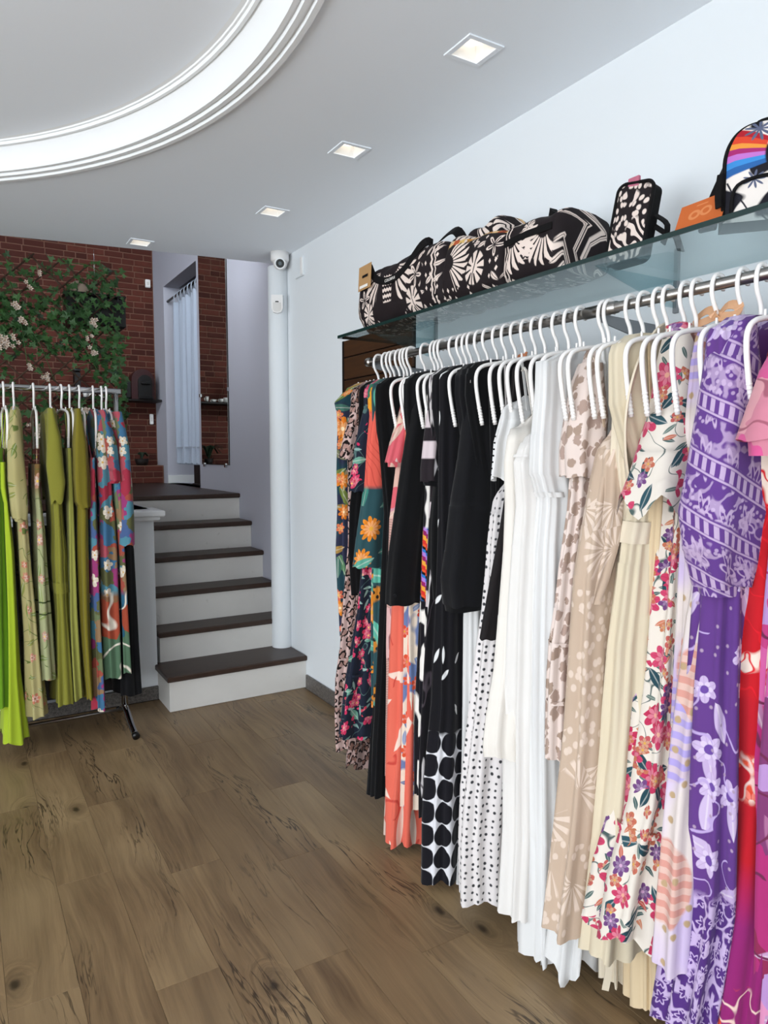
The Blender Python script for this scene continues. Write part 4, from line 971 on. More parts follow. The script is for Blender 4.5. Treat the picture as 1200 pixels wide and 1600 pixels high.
F = dict(
    teal=cloth('cloth_teal_floral', p_teal), leopard=cloth('cloth_pink_leopard', leopard('#c0a49e', '#17100f', '#a58279', 34., 0., .50, .14)), leopard2=cloth('cloth_brown_leopard', leopard('#a08781', '#1f1513', '#6f5148', 36., 4., .48)),
    black=cloth('cloth_black', pc('#0e0e10')), blackw=cloth('cloth_black_crepe', pc('#131316')), blackb=cloth('cloth_black_brown', pc('#1d191a')), navy=cloth('cloth_navy_floral', p_navy), coral=cloth('cloth_coral_leaf', p_coral), tealleaf=cloth('cloth_teal_leaf', p_tealleaf),
    pinkfl=cloth('cloth_pink_floral', p_pinkfl), coralwhite=cloth('cloth_coral_white', p_coralwhite), creamblue=cloth('cloth_cream_blue', p_creamblue), geo=cloth('cloth_geometric', p_geo), circ=cloth('cloth_circles', p_circ), brush=cloth('cloth_brush', p_brush), rainbow=cloth('cloth_rainbow', p_rainbow),
    white=cloth('cloth_white', pc('#dcdbda')), ivory=cloth('cloth_ivory', pc('#e2dcd4')), warmw=cloth('cloth_warm_white', pc('#dedad6')), polka=cloth('cloth_polka', polka('#d9d3d2', '#37373b', 42., .19)), leobeige=cloth('cloth_beige_leopard', spots('#dccbc3', '#a08a7a', '#ac948a', 29.)),
    beige=cloth('cloth_beige_leaf', p_beige), pinkb=cloth('cloth_blush', pc('#dcc6bc')), cream=cloth('cloth_cream', pc('#ddd0ba')), cream2=cloth('cloth_linen', pc('#d4c7ae')), cream3=cloth('cloth_sand', pc('#d9c3a0')), floral=cloth('cloth_cream_floral', p_floral), shell=cloth('cloth_shell', p_shell),
    batik=cloth('cloth_purple_batik', p_batik('#5f3c84', '#bfa8c8')), purple=cloth('cloth_purple', p_purple_skirt), red=cloth('cloth_red', p_red), magenta=cloth('cloth_magenta', p_magenta), pinksl=cloth('cloth_pink_sleeve', p_pinksl), dusty=cloth('cloth_dusty_pink', spots('#b98a80', '#3a2a28', '#7d5a52', 18., 3., .3)),
    green=cloth('cloth_lime_green', pc('#648f1e')), lime=cloth('cloth_lime', pc('#a2b82e')), greenprint=cloth('cloth_green_print', p_greenprint), goldprint=cloth('cloth_gold_print', p_goldprint), olive=cloth('cloth_olive', pc('#7f7d30')), olive2=cloth('cloth_light_olive', pc('#8f8f45')), mustard=cloth('cloth_mustard', pc('#786e24')),
    multi1=cloth('cloth_multi_a', p_multi(0.)), multi2=cloth('cloth_multi_b', p_multi(3.)), multi3=cloth('cloth_multi_c', p_multi(1.)))
# ================================================================== HANGERS AND CLOTHES
m_hang = mat('hanger_plastic', plainish('#f3efec', .01, 20), .35, .45)
def hanger_mesh():
    m = MB()
    hook = [(.016, 0, -.012), (.021, 0, .002), (.016, 0, .016), (.002, 0, .0215), (-.013, 0, .018), (-.022, 0, .004), (-.024, 0, -.018), (-.018, 0, -.04), (-.006, 0, -.06), (-.001, 0, -.078), (0, 0, -.106)]
    m.tube(smoothpath(hook, 3), .0052, 8)
    for s in (-1, 1):
        arm = [(0, 0, -.104), (s * .05, 0, -.108), (s * .10, 0, -.115), (s * .135, 0, -.126), (s * .152, 0, -.148), (s * .153, 0, -.185), (s * .143, 0, -.24), (s * .128, 0, -.305)]
        m.tube(smoothpath(arm, 3), .0062, 8)
        m.tube([(s * .098, 0, -.112), (s * .098, 0, -.097)], .003, 6)
        for k in range(6):
            z = -.25 - k * .009; x = s * (.1405 - k * .002); m.tube([(x, 0, z), (x - s * .001, 0, z - .004)], .0072, 8)
    return m.mesh('plastic_hanger')
HM = hanger_mesh(); HM.materials.append(m_hang)
def hanger(loc, rotz, label, group):
    o = bpy.data.objects.new('hanger', HM); COL.objects.link(o); o.location = loc; o.rotation_euler = (0, 0, rotz)
    return tag(o, label, 'hanger', group)
MAPX = lambda a, b, z: (a, b, z)
MAPY = lambda a, b, z: (b, a, z)
def loft(rows, mp, N=64, M_=44, p=.62, fold=(.002, .012), nf=9, seed=0, wave=.006, sway=.006, dip=0.):
    """cloth tube: rows (z, a0 room edge, a1 wall edge, half thickness, centre); uv = metres of cloth from the room edge"""
    rg = random.Random(seed); ph = [rg.uniform(0, 6.28) for _ in range(8)]
    rows = sorted(rows, key=lambda r: -r[0]); zz = np.array([r[0] for r in rows]); A = np.array(rows)
    zs = np.linspace(zz[0], zz[-1], M_ + 1)
    if len(rows) > 3: zs = np.sort(np.concatenate([zs, zz[1:-1]]))[::-1]
    f = lambda k: np.interp(-zs, -zz, A[:, k])
    a0, a1, tt, bc = f(1), f(2), f(3), f(4)
    k = np.array([.25, .5, .25])
    def sm(q):
        q2 = np.convolve(np.pad(q, 1, 'edge'), k, 'valid'); q2[0] = q[0]; q2[-1] = q[-1]; return q2
    a0, a1, tt, bc = sm(a0), sm(a1), sm(tt), sm(bc)
    vs, uv = [], []; R = len(zs)
    for i in range(R):
        s = i / (R - 1); z = zs[i]; hx = (a1[i] - a0[i]) / 2; ac = (a0[i] + a1[i]) / 2; t = tt[i]; am = fold[0] + (fold[1] - fold[0]) * s ** 1.2
        ring = []
        for j in range(N + 1):
            q = -PI + 2 * PI * j / N; c, sn = math.cos(q), math.sin(q)
            x = ac - hx * math.copysign(abs(c) ** p, c); y = bc[i] - t * math.copysign(abs(sn) ** p, sn)
            w = math.sin(q * nf + ph[0] + 1.1 * math.sin(z * 2.6 + ph[1])) * .65 + math.sin(q * (nf * 1.9) // 1 + ph[2] + z * 1.5) * .0 + math.sin(q * round(nf * .55) + ph[3] + .8 * math.sin(z * 4 + ph[4])) * .5
            d = am * w; x += -c * d * .8; y += -sn * d + sway * math.sin(z * 3.1 + ph[5]) * s
            zq = z + (wave * math.sin(q * 5 + ph[6]) * s ** 6 if i else 0)
            if dip: e = abs(x - ac) / max(hx, .01); zq -= dip * (1 - min(1, abs(e - .62) / .62) ** 1.0) * 0 + dip * (math.exp(-(e / .42) ** 2) + .6 * max(0, e - .75) / .25) * max(0, 1 - s / .09)
            ring.append((x, y, zq))
        L = [0]
        for j in range(N): L.append(L[-1] + math.hypot(ring[j + 1][0] - ring[j][0], ring[j + 1][1] - ring[j][1]))
        mid = L[N // 2]
        for j in range(N + 1): vs.append(mp(*ring[j])); uv.append((L[j] - mid, ring[j][2]))
    fs = [(i * (N + 1) + j, i * (N + 1) + j + 1, (i + 1) * (N + 1) + j + 1, (i + 1) * (N + 1) + j) for i in range(R - 1) for j in range(N)]
    return MB().add(vs, fs, uv, True)
SLOT = [onx(h, 710 - .223 * (h + 67), XR)[1] for h in (592, 604, 611, 617, 625, 632, 637, 643, 665, 680, 686, 692, 710, 722, 730, 738, 750, 763, 778, 792, 807, 822, 838, 853, 872, 890, 908, 945, 953, 987, 1007, 1030, 1045, 1072, 1090, 1123, 1162, 1192)] + [.865, .80]
GR = 'clothes on the long wall rod'; seedc = [0]
def prof(edge_px, y, tf):
    """room-side outline of a garment hanging in the plane y, allowing for half its thickness"""
    out = []
    for a, b in edge_px:
        z = ony(a, b, y)[2]; p = ony(a, b, y + .58 * min(tf(z), .05)); out.append((p[2], XR - p[0]))
    return out
def garment(slot, name, label, cat, short, m, edge_px, t=(.022, .035), top='shoulder', sleeve=None, folds=(.002, .010), nf=9, bands=(), wave=.006, straps=None, zmin=.02, nohanger=False, cover=None, collar=None, ties=(), wall=.27):
    y = SLOT[slot]; seedc[0] += 1; sd = seedc[0]
    tf = lambda z: t[0] + (t[1] - t[0]) * min(1, max(0, (1.75 - z) / 1.3))
    P = [(max(z, zmin), max(w, .03)) for z, w in prof(edge_px, y, tf)]
    zt, zb = P[0][0], P[-1][0]
    if cover is None: cover = top == 'shoulder' and slot in (0, 1, 2, 3, 4, 5, 6, 7, 11, 14, 15, 16, 18, 19, 31, 37, 39)
    T = thing(name, label, cat, (XR, y, zb), GR)
    rows = []
    tf = lambda z: t[0] + (t[1] - t[0]) * min(1, max(0, (1.75 - z) / 1.3))
    if top == 'shoulder':
        if zt < 1.74: P = [(1.745, min(.15, P[0][1]))] + P if P[0][0] < 1.70 else P
        zt = P[0][0]
        if cover:
            P = [(z, max(w, float(np.interp(z, [1.56, 1.70, 1.75, 1.765], [.152, .167, .166, .155])) if z > 1.56 else w)) for z, w in P if z < 1.752]
            P = [(1.772, .152), (1.752, .164)] + ([(1.60, .158)] if P[0][0] < 1.6 else []) + P
            rows += [(1.804, XR - .03, XR + .03, .012, y), (1.801, XR - .07, XR + .07, .014, y), (1.793, XR - .115, XR + .115, .016, y)]
        else: rows += [(max(1.795, zt + .012), XR - .03, XR + .03, .012, y), (max(1.788, zt + .006), XR - .06, XR + .06, .016, y)]
    if top == 'strap': rows.append((P[0][0] + .075, XR - P[0][1] * .62, XR + P[0][1] * .62, .006, y)); rows.append((P[0][0] + .03, XR - P[0][1] * .96, XR + min(P[0][1] * .96, wall), .010, y))
    for z, w in P: rows.append((z, XR - w, min(XR + min(w, wall), W - .035), tf(z), y))
    body = loft(rows, MAPX, fold=(folds[0] * 1.5, folds[1] * 1.9), nf=nf + 3, seed=sd, wave=wave, dip=0 if top == 'shoulder' else .05).build('body', m, T, fix=False)
    def at(z): 
        zz = [-r[0] for r in rows]; return [np.interp(-z, zz, [r[k] for r in rows]) for k in (1, 2, 3)]
    for (nm, z, h, bm_, grow) in bands:
        a0, a1, tt = at(z); c0, c1, t2 = at(z - h)
        loft([(z, a0 - grow, a1 + grow * .5, tt + grow, y), (z - h, c0 - grow, c1 + grow * .5, t2 + grow, y)], MAPX, M_=6, fold=(folds[1] * .6, folds[1] * .6), nf=nf, seed=sd, wave=0).build(nm, bm_, T, fix=False)
    for S in (sleeve or []):
        z0_, z1_ = ony(*S['edge'][0], y)[2], ony(*S['edge'][-1], y)[2]; Q = prof(S['edge'], y - .012, lambda z: float(np.interp((z0_ - z) / (z0_ - z1_), np.linspace(0, 1, len(S['t'])), S['t'])) * .8); n = len(Q)
        for sgn in (1, -1):
            rw = []
            for k, (z, w) in enumerate(Q):
                s = k / (n - 1); wd = np.interp(s, np.linspace(0, 1, len(S['w'])), S['w']); th = np.interp(s, np.linspace(0, 1, len(S['t'])), S['t'])
                a0, a1 = XR - w, XR - w + wd
                if sgn < 0: a0, a1 = XR + min(w, wall) - wd, min(XR + min(w, wall), W - .03)
                rw.append((z, a0, a1, th, y - .012))
            so_ = loft(rw, MAPX, N=32, M_=30, p=.8, fold=S.get('fold', (.002, .007)), nf=S.get('nf', 6), seed=sd * 3 + sgn, wave=S.get('wave', .003)).build('sleeve', S.get('m', m), T, fix=False)
            if S.get('cuff'):
                z, a0, a1, th, yy = rw[-1]; ch, cm_ = S['cuff']; g = .002
                loft([(z + .004, a0 + .006, a1 - .006, th * .8, yy), (z - ch, a0 + .01, a1 - .008, th * .7, yy)], MAPX, N=28, M_=6, p=.8, fold=(.003, .003), nf=8, seed=sd, wave=0).build('cuff', cm_, so_, fix=False)
    for (dx, z0) in (straps or ()):
        for sgn in (-1, 1):
            a = (XR + sgn * min(dx, .145), y, 1.788 - .008 - (.03 if dx > .12 else 0.0)); b = (XR + sgn * dx * .75, y - .012, z0 - .01)
            MB().ribbon([(a[0], a[1] - .008, a[2] - .01), a, (a[0], a[1] + .008, a[2] - .01)], .008, .003, (1, 0, 0)).build('strap_loop', m, T)
            MB().ribbon([(a[0], a[1] - .008, a[2] - .008), b], .008, .0025, (1, 0, 0)).build('strap', m, T)
    if collar:
        cm_, hgt = collar
        MB().ribbon(smoothpath([(XR + .02, y - .04, 1.80), (XR - .04, y - .06, 1.775), (XR - .10, y - .065, 1.70), (XR - .125, y - .06, 1.60), (XR - .11, y - .045, 1.50), (XR - .08, y - .035, 1.40)], 5), hgt, .005, (-.6, -.5, .5)).build('lapel', cm_, T)
    for (px, py, ln) in ties:
        q = ony(px, py, y - .03); MB().ribbon(smoothpath([q, q + np.array((.003, -.004, -ln * .5)), q + np.array((-.004, 0, -ln))], 4), .018, .003, (.8, -.6, 0)).build('tie', m, T)
    if not nohanger: hanger((XR, y, ZR), math.radians(random.Random(sd).uniform(-2, 2) if cover else random.Random(sd).uniform(-5, 5)), 'white plastic hanger on the wall rod holding the ' + short, 'white hangers on the long wall rod')
    return T
# far end first
garment(0, 'blouse', 'dark teal blouse with orange flowers, farthest garment on the wall rod', 'blouse', 'farthest teal floral blouse', F['teal'], [(520, 628), (525, 642), (527, 672), (526, 735), (528, 790), (526, 860), (529, 922), (533, 990)], t=(.02, .03))
garment(1, 'dress', 'pink leopard-print dress with pale hem between the teal blouse and navy dress', 'dress', 'pink leopard dress', F['leopard'], [(556, 612), (545, 640), (541, 700), (543, 850), (537, 930), (532, 1012), (525, 1055), (523, 1110), (525, 1168)], t=(.018, .03), sleeve=[dict(edge=[(560, 606), (548, 640), (536, 680), (528, 716)], w=(.05, .09), t=(.02, .035))])
garment(2, 'dress', 'dark brown leopard-print dress whose hem shows below the navy floral dress', 'dress', 'brown leopard dress', F['leopard2'], [(575, 605), (562, 660), (560, 800), (556, 950), (550, 1080), (541, 1196)], t=(.018, .035), wave=.015)
garment(3, 'top', 'short black top squeezed between the leopard dress and navy floral dress', 'top', 'short black top', F['black'], [(580, 603), (560, 660), (553, 740), (547, 790), (545, 860), (550, 928)], t=(.016, .02))
garment(4, 'dress', 'navy dress with pink flowers and a tiered skirt near the far end', 'dress', 'navy floral dress', F['navy'], [(585, 600), (572, 640), (565, 720), (565, 820), (562, 900), (556, 960), (545, 1025), (535, 1085), (528, 1150)], t=(.02, .05), sleeve=[dict(edge=[(584, 598), (568, 640), (556, 690), (546, 768)], w=(.05, .08), t=(.02, .03))], bands=(('tier_seam', .63, .012, F['navy'], .004),), folds=(.002, .014))
garment(5, 'dress', 'coral leaf-print dress with orange shoulders and teal cuffs', 'dress', 'coral leaf dress', F['coral'], [(600, 600), (585, 650), (583, 750), (580, 900), (578, 1000), (575, 1100)], t=(.02, .03), sleeve=[dict(edge=[(598, 598), (580, 625), (572, 690), (566, 770), (556, 840), (551, 886)], w=(.06, .10, .13), t=(.025, .035))])
garment(6, 'dress', 'teal dress with green leaves and orange leopard patches beside the long black dress', 'dress', 'teal leaf dress', F['tealleaf'], [(606, 600), (590, 660), (588, 760), (584, 900), (583, 1030), (582, 1130)], t=(.016, .022))
garment(7, 'dress', 'plain long black dress hanging beside the navy floral dress', 'dress', 'plain long black dress', F['black'], [(610, 600), (600, 650), (598, 800), (592, 950), (586, 1060), (580, 1150), (576, 1242)], t=(.018, .04))
garment(8, 'dress', 'dusty pink floral dress with short cuffed sleeves behind the black shirt', 'dress', 'dusty pink floral dress', F['pinkfl'], [(636, 600), (620, 660), (616, 740), (607, 810), (605, 900), (603, 1000), (602, 1120), (601, 1215)], t=(.02, .03), sleeve=[dict(edge=[(634, 600), (622, 650), (610, 690), (602, 722)], w=(.05, .08), t=(.025, .03), cuff=(.018, F['pinkfl']))])
garment(9, 'dress', 'coral red dress with cream leaf shapes, its hem near the floor', 'dress', 'coral and cream leaf dress', F['coralwhite'], [(645, 600), (632, 660), (628, 760), (616, 900), (612, 1000), (609, 1120), (604, 1230), (601, 1312)], t=(.018, .055), folds=(.002, .016), zmin=.03)
garment(10, 'dress', 'cream dress with blue drapes and red blossoms below the black shirt cuff', 'dress', 'cream dress with red blossoms', F['creamblue'], [(650, 598), (640, 660), (636, 760), (630, 900), (627, 1000), (626, 1130), (623, 1256)], t=(.018, .04))
T = garment(11, 'shirt', 'black long-sleeved shirt with a buttoned cuff beside the pink floral dress', 'shirt', 'black shirt with the buttoned cuff', F['black'], [(655, 588), (642, 640), (640, 740), (638, 850), (638, 915)], t=(.022, .03), sleeve=[dict(edge=[(652, 590), (640, 640), (628, 715), (616, 800), (607, 860), (602, 915), (601, 944)], w=(.06, .10, .13, .13), t=(.03, .04), fold=(.002, .008))])
q = ony(617, 931, SLOT[11] - .06); disc_facing(q, (-.5, -.85, 0), .006, .003, F['blackw'], 'button', T)
garment(12, 'dress', 'black and white dress with rainbow stripes beside the black shirt cuff', 'dress', 'black dress with rainbow stripes', F['rainbow'], [(668, 590), (662, 640), (664, 740), (658, 850), (655, 950), (652, 1050), (650, 1130), (650, 1240)], t=(.018, .03))
T = garment(13, 'blouse', 'black and pale mauve checked blouse with short sheer sleeves', 'blouse', 'mauve checked blouse', F['geo'], [(682, 588), (672, 640), (672, 740), (668, 850), (668, 950)], t=(.018, .025), sleeve=[dict(edge=[(680, 590), (668, 630), (661, 680), (656, 730), (656, 752)], w=(.05, .07, .09), t=(.025, .035), cuff=(.015, F['black']))])
garment(14, 'dress', 'black dress with white brush strokes, left of the circle-print dress', 'dress', 'brush-stroke dress', F['brush'], [(690, 588), (684, 640), (680, 770), (668, 900), (664, 1000), (660, 1100), (656, 1200), (655, 1272)], t=(.018, .03), sleeve=[dict(edge=[(676, 760), (670, 820), (668, 880), (670, 935)], w=(.06, .07), t=(.02, .03), m=F['black'])])
garment(15, 'dress', 'slim plain black dress behind the circle-print dress', 'dress', 'slim black dress', F['blackw'], [(700, 588), (694, 640), (694, 770), (690, 900), (686, 1000), (684, 1100), (680, 1240), (678, 1330)], t=(.016, .03))
garment(16, 'dress', 'black dress with white leaves above and large black circles at the hem', 'dress', 'circle-print dress', F['circ'], [(706, 588), (690, 640), (684, 740), (684, 850), (682, 950), (676, 1100), (665, 1190), (660, 1260), (657, 1384)], t=(.018, .05), folds=(.002, .012), zmin=.03)
garment(17, 'skirt_dress', 'plain white straight dress showing below the black puff-sleeved blouse', 'dress', 'plain white straight dress', F['white'], [(735, 800), (728, 880), (722, 960), (718, 1100), (712, 1290), (709, 1398)], t=(.018, .04), top='strap', straps=((.06, 1.3),), zmin=.02)
T = garment(18, 'blouse', 'black puff-sleeved blouse with gathered cuff beside the white tops', 'blouse', 'black puff-sleeved blouse', F['blackw'], [(738, 580), (725, 620), (728, 740), (728, 850), (726, 930)], t=(.025, .03), sleeve=[dict(edge=[(733, 585), (722, 640), (712, 720), (700, 790), (692, 860), (685, 905), (690, 945)], w=(.07, .11, .16, .18, .15), t=(.03, .05, .055), fold=(.002, .010), nf=7, cuff=(.02, F['black']))])
garment(19, 'top', 'plain black top directly right of the puff-sleeved blouse', 'top', 'plain black top by the puff sleeve', F['black'], [(748, 578), (742, 620), (748, 760), (752, 860), (748, 935)], t=(.02, .022))
garment(20, 'top', 'second plain black top, behind the white lace top', 'top', 'plain black top behind the lace', F['black'], [(764, 574), (762, 620), (766, 720), (768, 800), (768, 880)], t=(.018, .02))
garment(21, 'dress', 'white dress with small black polka dots and a knotted strap', 'dress', 'polka dot dress', F['polka'], [(770, 775), (764, 800), (758, 850), (755, 900), (750, 960), (743, 1010), (730, 1135), (721, 1230), (717, 1314), (718, 1402)], t=(.02, .06), top='strap', straps=((.09, 1.38),), folds=(.002, .012), zmin=.03)
garment(22, 'jacket', 'black brown jacket whose straight sleeve crosses the polka dot dress', 'jacket', 'black brown jacket', F['blackb'], [(800, 575), (795, 640), (794, 760), (792, 850), (786, 930), (780, 985)], t=(.018, .02), sleeve=[dict(edge=[(797, 640), (793, 720), (788, 768), (776, 840), (764, 900), (754, 955), (747, 998)], w=(.07, .08, .075), t=(.02, .02), fold=(.001, .003))])
T = garment(23, 'lace_top', 'short white lace-edged top in front of the polka dot dress', 'top', 'white lace top', F['white'], [(779, 655), (770, 690), (768, 720), (766, 748)], t=(.02, .03), top='strap', straps=((.10, 1.62),), wave=.008)
for k in range(8):
    q = ony(775 - k * .9, 672 + k * 10, SLOT[23] + .008) + np.array((-.006, -.006, 0)); disc_facing(q, (-.8, -.6, 0), .0028, .002, F['black'], 'eyelet', T, 8)
garment(24, 'dress', 'ivory knee-length dress with a rounded hem beside the polka dots', 'dress', 'ivory knee-length dress', F['ivory'], [(790, 680), (784, 720), (786, 790), (784, 860), (777, 960), (770, 1050), (760, 1110), (754, 1160), (756, 1178)], t=(.024, .05), top='strap', straps=((.13, 1.6),), folds=(.001, .008))
garment(25, 'dress', 'off-white strappy dress with a long plain skirt, left of the pleated halter dress', 'dress', 'off-white strappy dress', F['warmw'], [(812, 690), (800, 720), (805, 790), (800, 850), (794, 950), (790, 1100), (789, 1300), (782, 1424)], t=(.024, .055), top='strap', straps=((.11, 1.58),), bands=(('bodice_seam', 1.50, .008, F['warmw'], .003),), folds=(.002, .012))
garment(26, 'dress', 'white pleated halter dress with a tied waist and a long gathered skirt', 'dress', 'white pleated halter dress', F['white'], [(835, 562), (833, 620), (826, 680), (822, 740), (836, 778), (828, 850), (822, 960), (818, 1100), (816, 1300), (812, 1482)], t=(.026, .07), folds=(.003, .014), nf=15, bands=(('waist_tie', 1.395, .014, F['white'], .005),))
garment(27, 'dress', 'beige leopard-spotted tiered dress with ruched sleeves', 'dress', 'beige leopard dress', F['leobeige'], [(908, 566), (898, 600), (892, 700), (884, 800), (872, 880), (864, 950), (856, 1000), (852, 1060), (850, 1130), (848, 1178)], t=(.022, .04), sleeve=[dict(edge=[(905, 568), (894, 600), (886, 650), (880, 700), (882, 745)], w=(.06, .11, .12), t=(.03, .05, .05), fold=(.003, .014), nf=7)], bands=(('tier_seam', .99, .01, F['leobeige'], .006), ('tier_seam', .83, .01, F['leobeige'], .006)), folds=(.002, .012))
garment(28, 'dress', 'plain white dress whose low uneven hem hangs lowest below the beige leaf dress', 'dress', 'white dress with the low hem', F['white'], [(930, 600), (922, 700), (915, 850), (905, 1000), (893, 1150), (880, 1300), (862, 1440), (855, 1536)], t=(.018, .06), folds=(.002, .016), wave=.035, zmin=.045)
T = garment(29, 'dress', 'long beige dress with cream leaf fans and ruched shoulders', 'dress', 'long beige leaf dress', F['beige'], [(932, 700), (922, 740), (906, 820), (892, 900), (884, 1000), (876, 1150), (864, 1300), (849, 1452)], t=(.03, .06), top='strap', straps=((.14, 1.58),), folds=(.002, .010), sleeve=[dict(edge=[(938, 702), (934, 730), (930, 780), (922, 850), (912, 905), (906, 940)], w=(.05, .07, .07, .035), t=(.03, .04, .03), fold=(.006, .012), nf=9, m=F['beige'])])
garment(30, 'blouse', 'cream blouse with a broad lapel right of the beige leopard dress', 'blouse', 'cream blouse with the broad lapel', F['cream'], [(966, 540), (955, 570), (956, 640), (952, 720), (960, 800), (958, 900), (955, 1100), (950, 1300), (946, 1500), (946, 1530)], t=(.026, .03), collar=(F['cream'], .075), zmin=.05, ties=((949, 1480, .12),))
T = garment(31, 'dress', 'long cream linen dress with a waistband left of the floral dress', 'dress', 'long cream linen dress', F['cream2'], [(1000, 560), (990, 640), (986, 760), (974, 825), (966, 880), (950, 1000), (940, 1150), (925, 1310), (909, 1482)], t=(.028, .06), bands=(('waistband', 1.33, .055, F['cream'], .006),), folds=(.002, .010))
garment(32, 'trousers', 'sand-coloured trousers with a patch pocket reaching lowest beside the floral dress', 'trousers', 'sand trousers', F['cream3'], [(1012, 700), (1006, 760), (1000, 840), (994, 920), (990, 1000), (986, 1200), (980, 1450), (978, 1585)], t=(.026, .05), top='strap', straps=((.08, 1.55),), zmin=.03, folds=(.001, .008))
T = garment(33, 'dress', 'cream dress with crimson and navy flowers, flared sleeve and ruffled hem', 'dress', 'cream floral dress', F['floral'], [(1044, 512), (1040, 560), (1040, 700), (1032, 800), (1024, 860), (1014, 950), (1003, 1050), (990, 1140), (976, 1245), (946, 1350), (929, 1452)], t=(.03, .085), sleeve=[dict(edge=[(1042, 508), (1028, 560), (1012, 640), (992, 705), (977, 755), (966, 790)], w=(.05, .13, .20), t=(.03, .06, .085), fold=(.001, .008), nf=3, wave=.03)], bands=(('ruffle_seam', .585, .01, F['floral'], .004),), folds=(.002, .016), wave=.02)
garment(34, 'top', 'dusty pink animal-print top mostly hidden behind the floral dress', 'top', 'dusty pink animal-print top', F['dusty'], [(1074, 540), (1072, 600), (1072, 700), (1072, 830)], t=(.018, .018))
garment(35, 'dress', 'champagne dress with gold spots, narrow strip left of the purple sleeve', 'dress', 'champagne spotted dress', F['shell'], [(1080, 560), (1072, 640), (1068, 760), (1064, 900), (1062, 1000), (1056, 1160), (1048, 1300)], t=(.02, .03))
garment(36, 'dress', 'pale lilac and pink shell-print dress between the floral and purple dresses', 'dress', 'lilac shell-print dress', F['shell'], [(1098, 860), (1082, 900), (1070, 960), (1058, 1050), (1044, 1150), (1030, 1280), (1020, 1400), (1014, 1502)], t=(.026, .05), top='strap', straps=((.15, 1.35),), folds=(.001, .008))
T = garment(37, 'dress', 'long purple batik dress with a puffed patterned sleeve', 'dress', 'purple batik dress', F['purple'], [(1150, 510), (1130, 560), (1112, 700), (1100, 820), (1090, 920), (1080, 1050), (1074, 1200), (1068, 1400), (1056, 1490), (1038, 1610)], t=(.04, .075), folds=(.002, .016), nf=11, sleeve=[dict(edge=[(1132, 505), (1104, 560), (1087, 650), (1072, 745), (1064, 800), (1068, 860), (1084, 915)], w=(.05, .14, .20, .21, .12), t=(.035, .06, .075, .05), fold=(.002, .010), nf=5, m=F['batik'], cuff=(.02, F['batik']))])
garment(38, 'dress', 'red dress with cream flower shapes and a magenta hem, right of the purple dress', 'dress', 'red floral dress', F['red'], [(1210, 520), (1190, 600), (1172, 690), (1166, 780), (1168, 860), (1166, 900), (1155, 1000), (1150, 1080), (1146, 1250), (1136, 1400), (1110, 1610)], t=(.036, .07), folds=(.002, .012))
garment(39, 'dress', 'magenta and lilac patterned dress with a pink sleeve at the right edge', 'dress', 'magenta dress', F['magenta'], [(1250, 520), (1235, 620), (1215, 760), (1205, 900), (1196, 1050), (1186, 1200), (1182, 1400), (1176, 1620)], t=(.036, .07), sleeve=[dict(edge=[(1228, 520), (1196, 575), (1178, 630), (1164, 688)], w=(.06, .15, .2), t=(.04, .07), m=F['pinksl'], cuff=(.03, F['pinksl']))])
# ribbons tied to the hangers
m_rib = mat('peach_ribbon', plainish('#d9a67e', .06, 20), .4, .5); m_cop = mat('copper_ribbon', plainish('#b9744f', .06, 20), .4, .5)
def bow(px, py, y, s, m_, label):
    c = ony(px, py, y); t = thing('ribbon_bow', label, 'ribbon', tuple(c))
    for sg in (-1, 1):
        d = np.array((-.25, -1., 0)) * sg
        MB().ribbon(smoothpath([c, c + d * s * .5 + np.array((0, 0, s * .35)), c + d * s * 1.1 + np.array((0, 0, s * .2)), c + d * s * 1.1 + np.array((-.01, 0, -s * .15)), c + d * s * .5 + np.array((-.01, 0, -s * .12)), c + np.array((-.006, 0, 0))], 4), s * .42, .0015, (.5, .1, .9)).build('loop', m_, t)
    MB().ribbon(smoothpath([c + np.array((-.008, .008, s * .2)), c + np.array((-.018, 0, 0)), c + np.array((-.008, -.008, -s * .2))], 3), s * .35, .003, (.3, 1, 0)).build('knot', m_, t)
    MB().ribbon(smoothpath([c, c + np.array((-.01, -.03, -s * .5)), c + np.array((0, -.02, -s * 1.1))], 3), s * .3, .0015, (.4, 1, 0)).build('tail', m_, t)
bow(1122, 494, SLOT[35] - .0, .055, m_rib, 'peach satin bow tied to the hangers above the purple dress')
bow(818, 556, SLOT[21], .02, m_cop, 'small copper ribbon tied to a hanger among the white dresses')

# ================================================================== LEFT RACK
YL = 4.0; pr_ = ony(188, 612, YL); ZL = pr_[2]; XE = pr_[0]
rk = thing('clothes_rack', 'chrome freestanding clothes rack at the left with curved feet', 'clothes rack', (.2, YL, 0))
MB().tube([(-.85, YL, ZL), (XE, YL, ZL)], .0155, 16).build('rail', m_chrome, rk)
zb = ony(197, 1107, YL)[2]; xp = XE - .025
for x in (xp, -.82):
    MB().tube([(x, YL, zb - .01), (x, YL, .75)], .017, 14).build('lower_post', m_chrome, rk)
    MB().tube([(x, YL, .70), (x, YL, ZL)], .013, 14).build('upper_post', m_chrome, rk)
    MB().tube([(x, YL, .73), (x, YL, .77)], .02, 14).build('clamp_collar', m_blk, rk)
    for sg in (-1, 1):
        f_ = MB().tube(smoothpath([(x, YL, zb + .01), (x, YL + sg * .05, zb - .0), (x + .004, YL + sg * .13, zb - .045), (x + .008, YL + sg * .22, .022)], 4), .018, 12).build('foot', m_chrome, rk)
        MB().tube([(x + .008, YL + sg * .215, .026), (x + .009, YL + sg * .235, .02)], .0195, 12).build('rubber_cap', m_blk, f_)
MB().tube([(-.82, YL, zb), (xp, YL, zb)], .008, 10).build('base_bar', m_steel, rk)
GL = 'clothes on the left chrome rack'
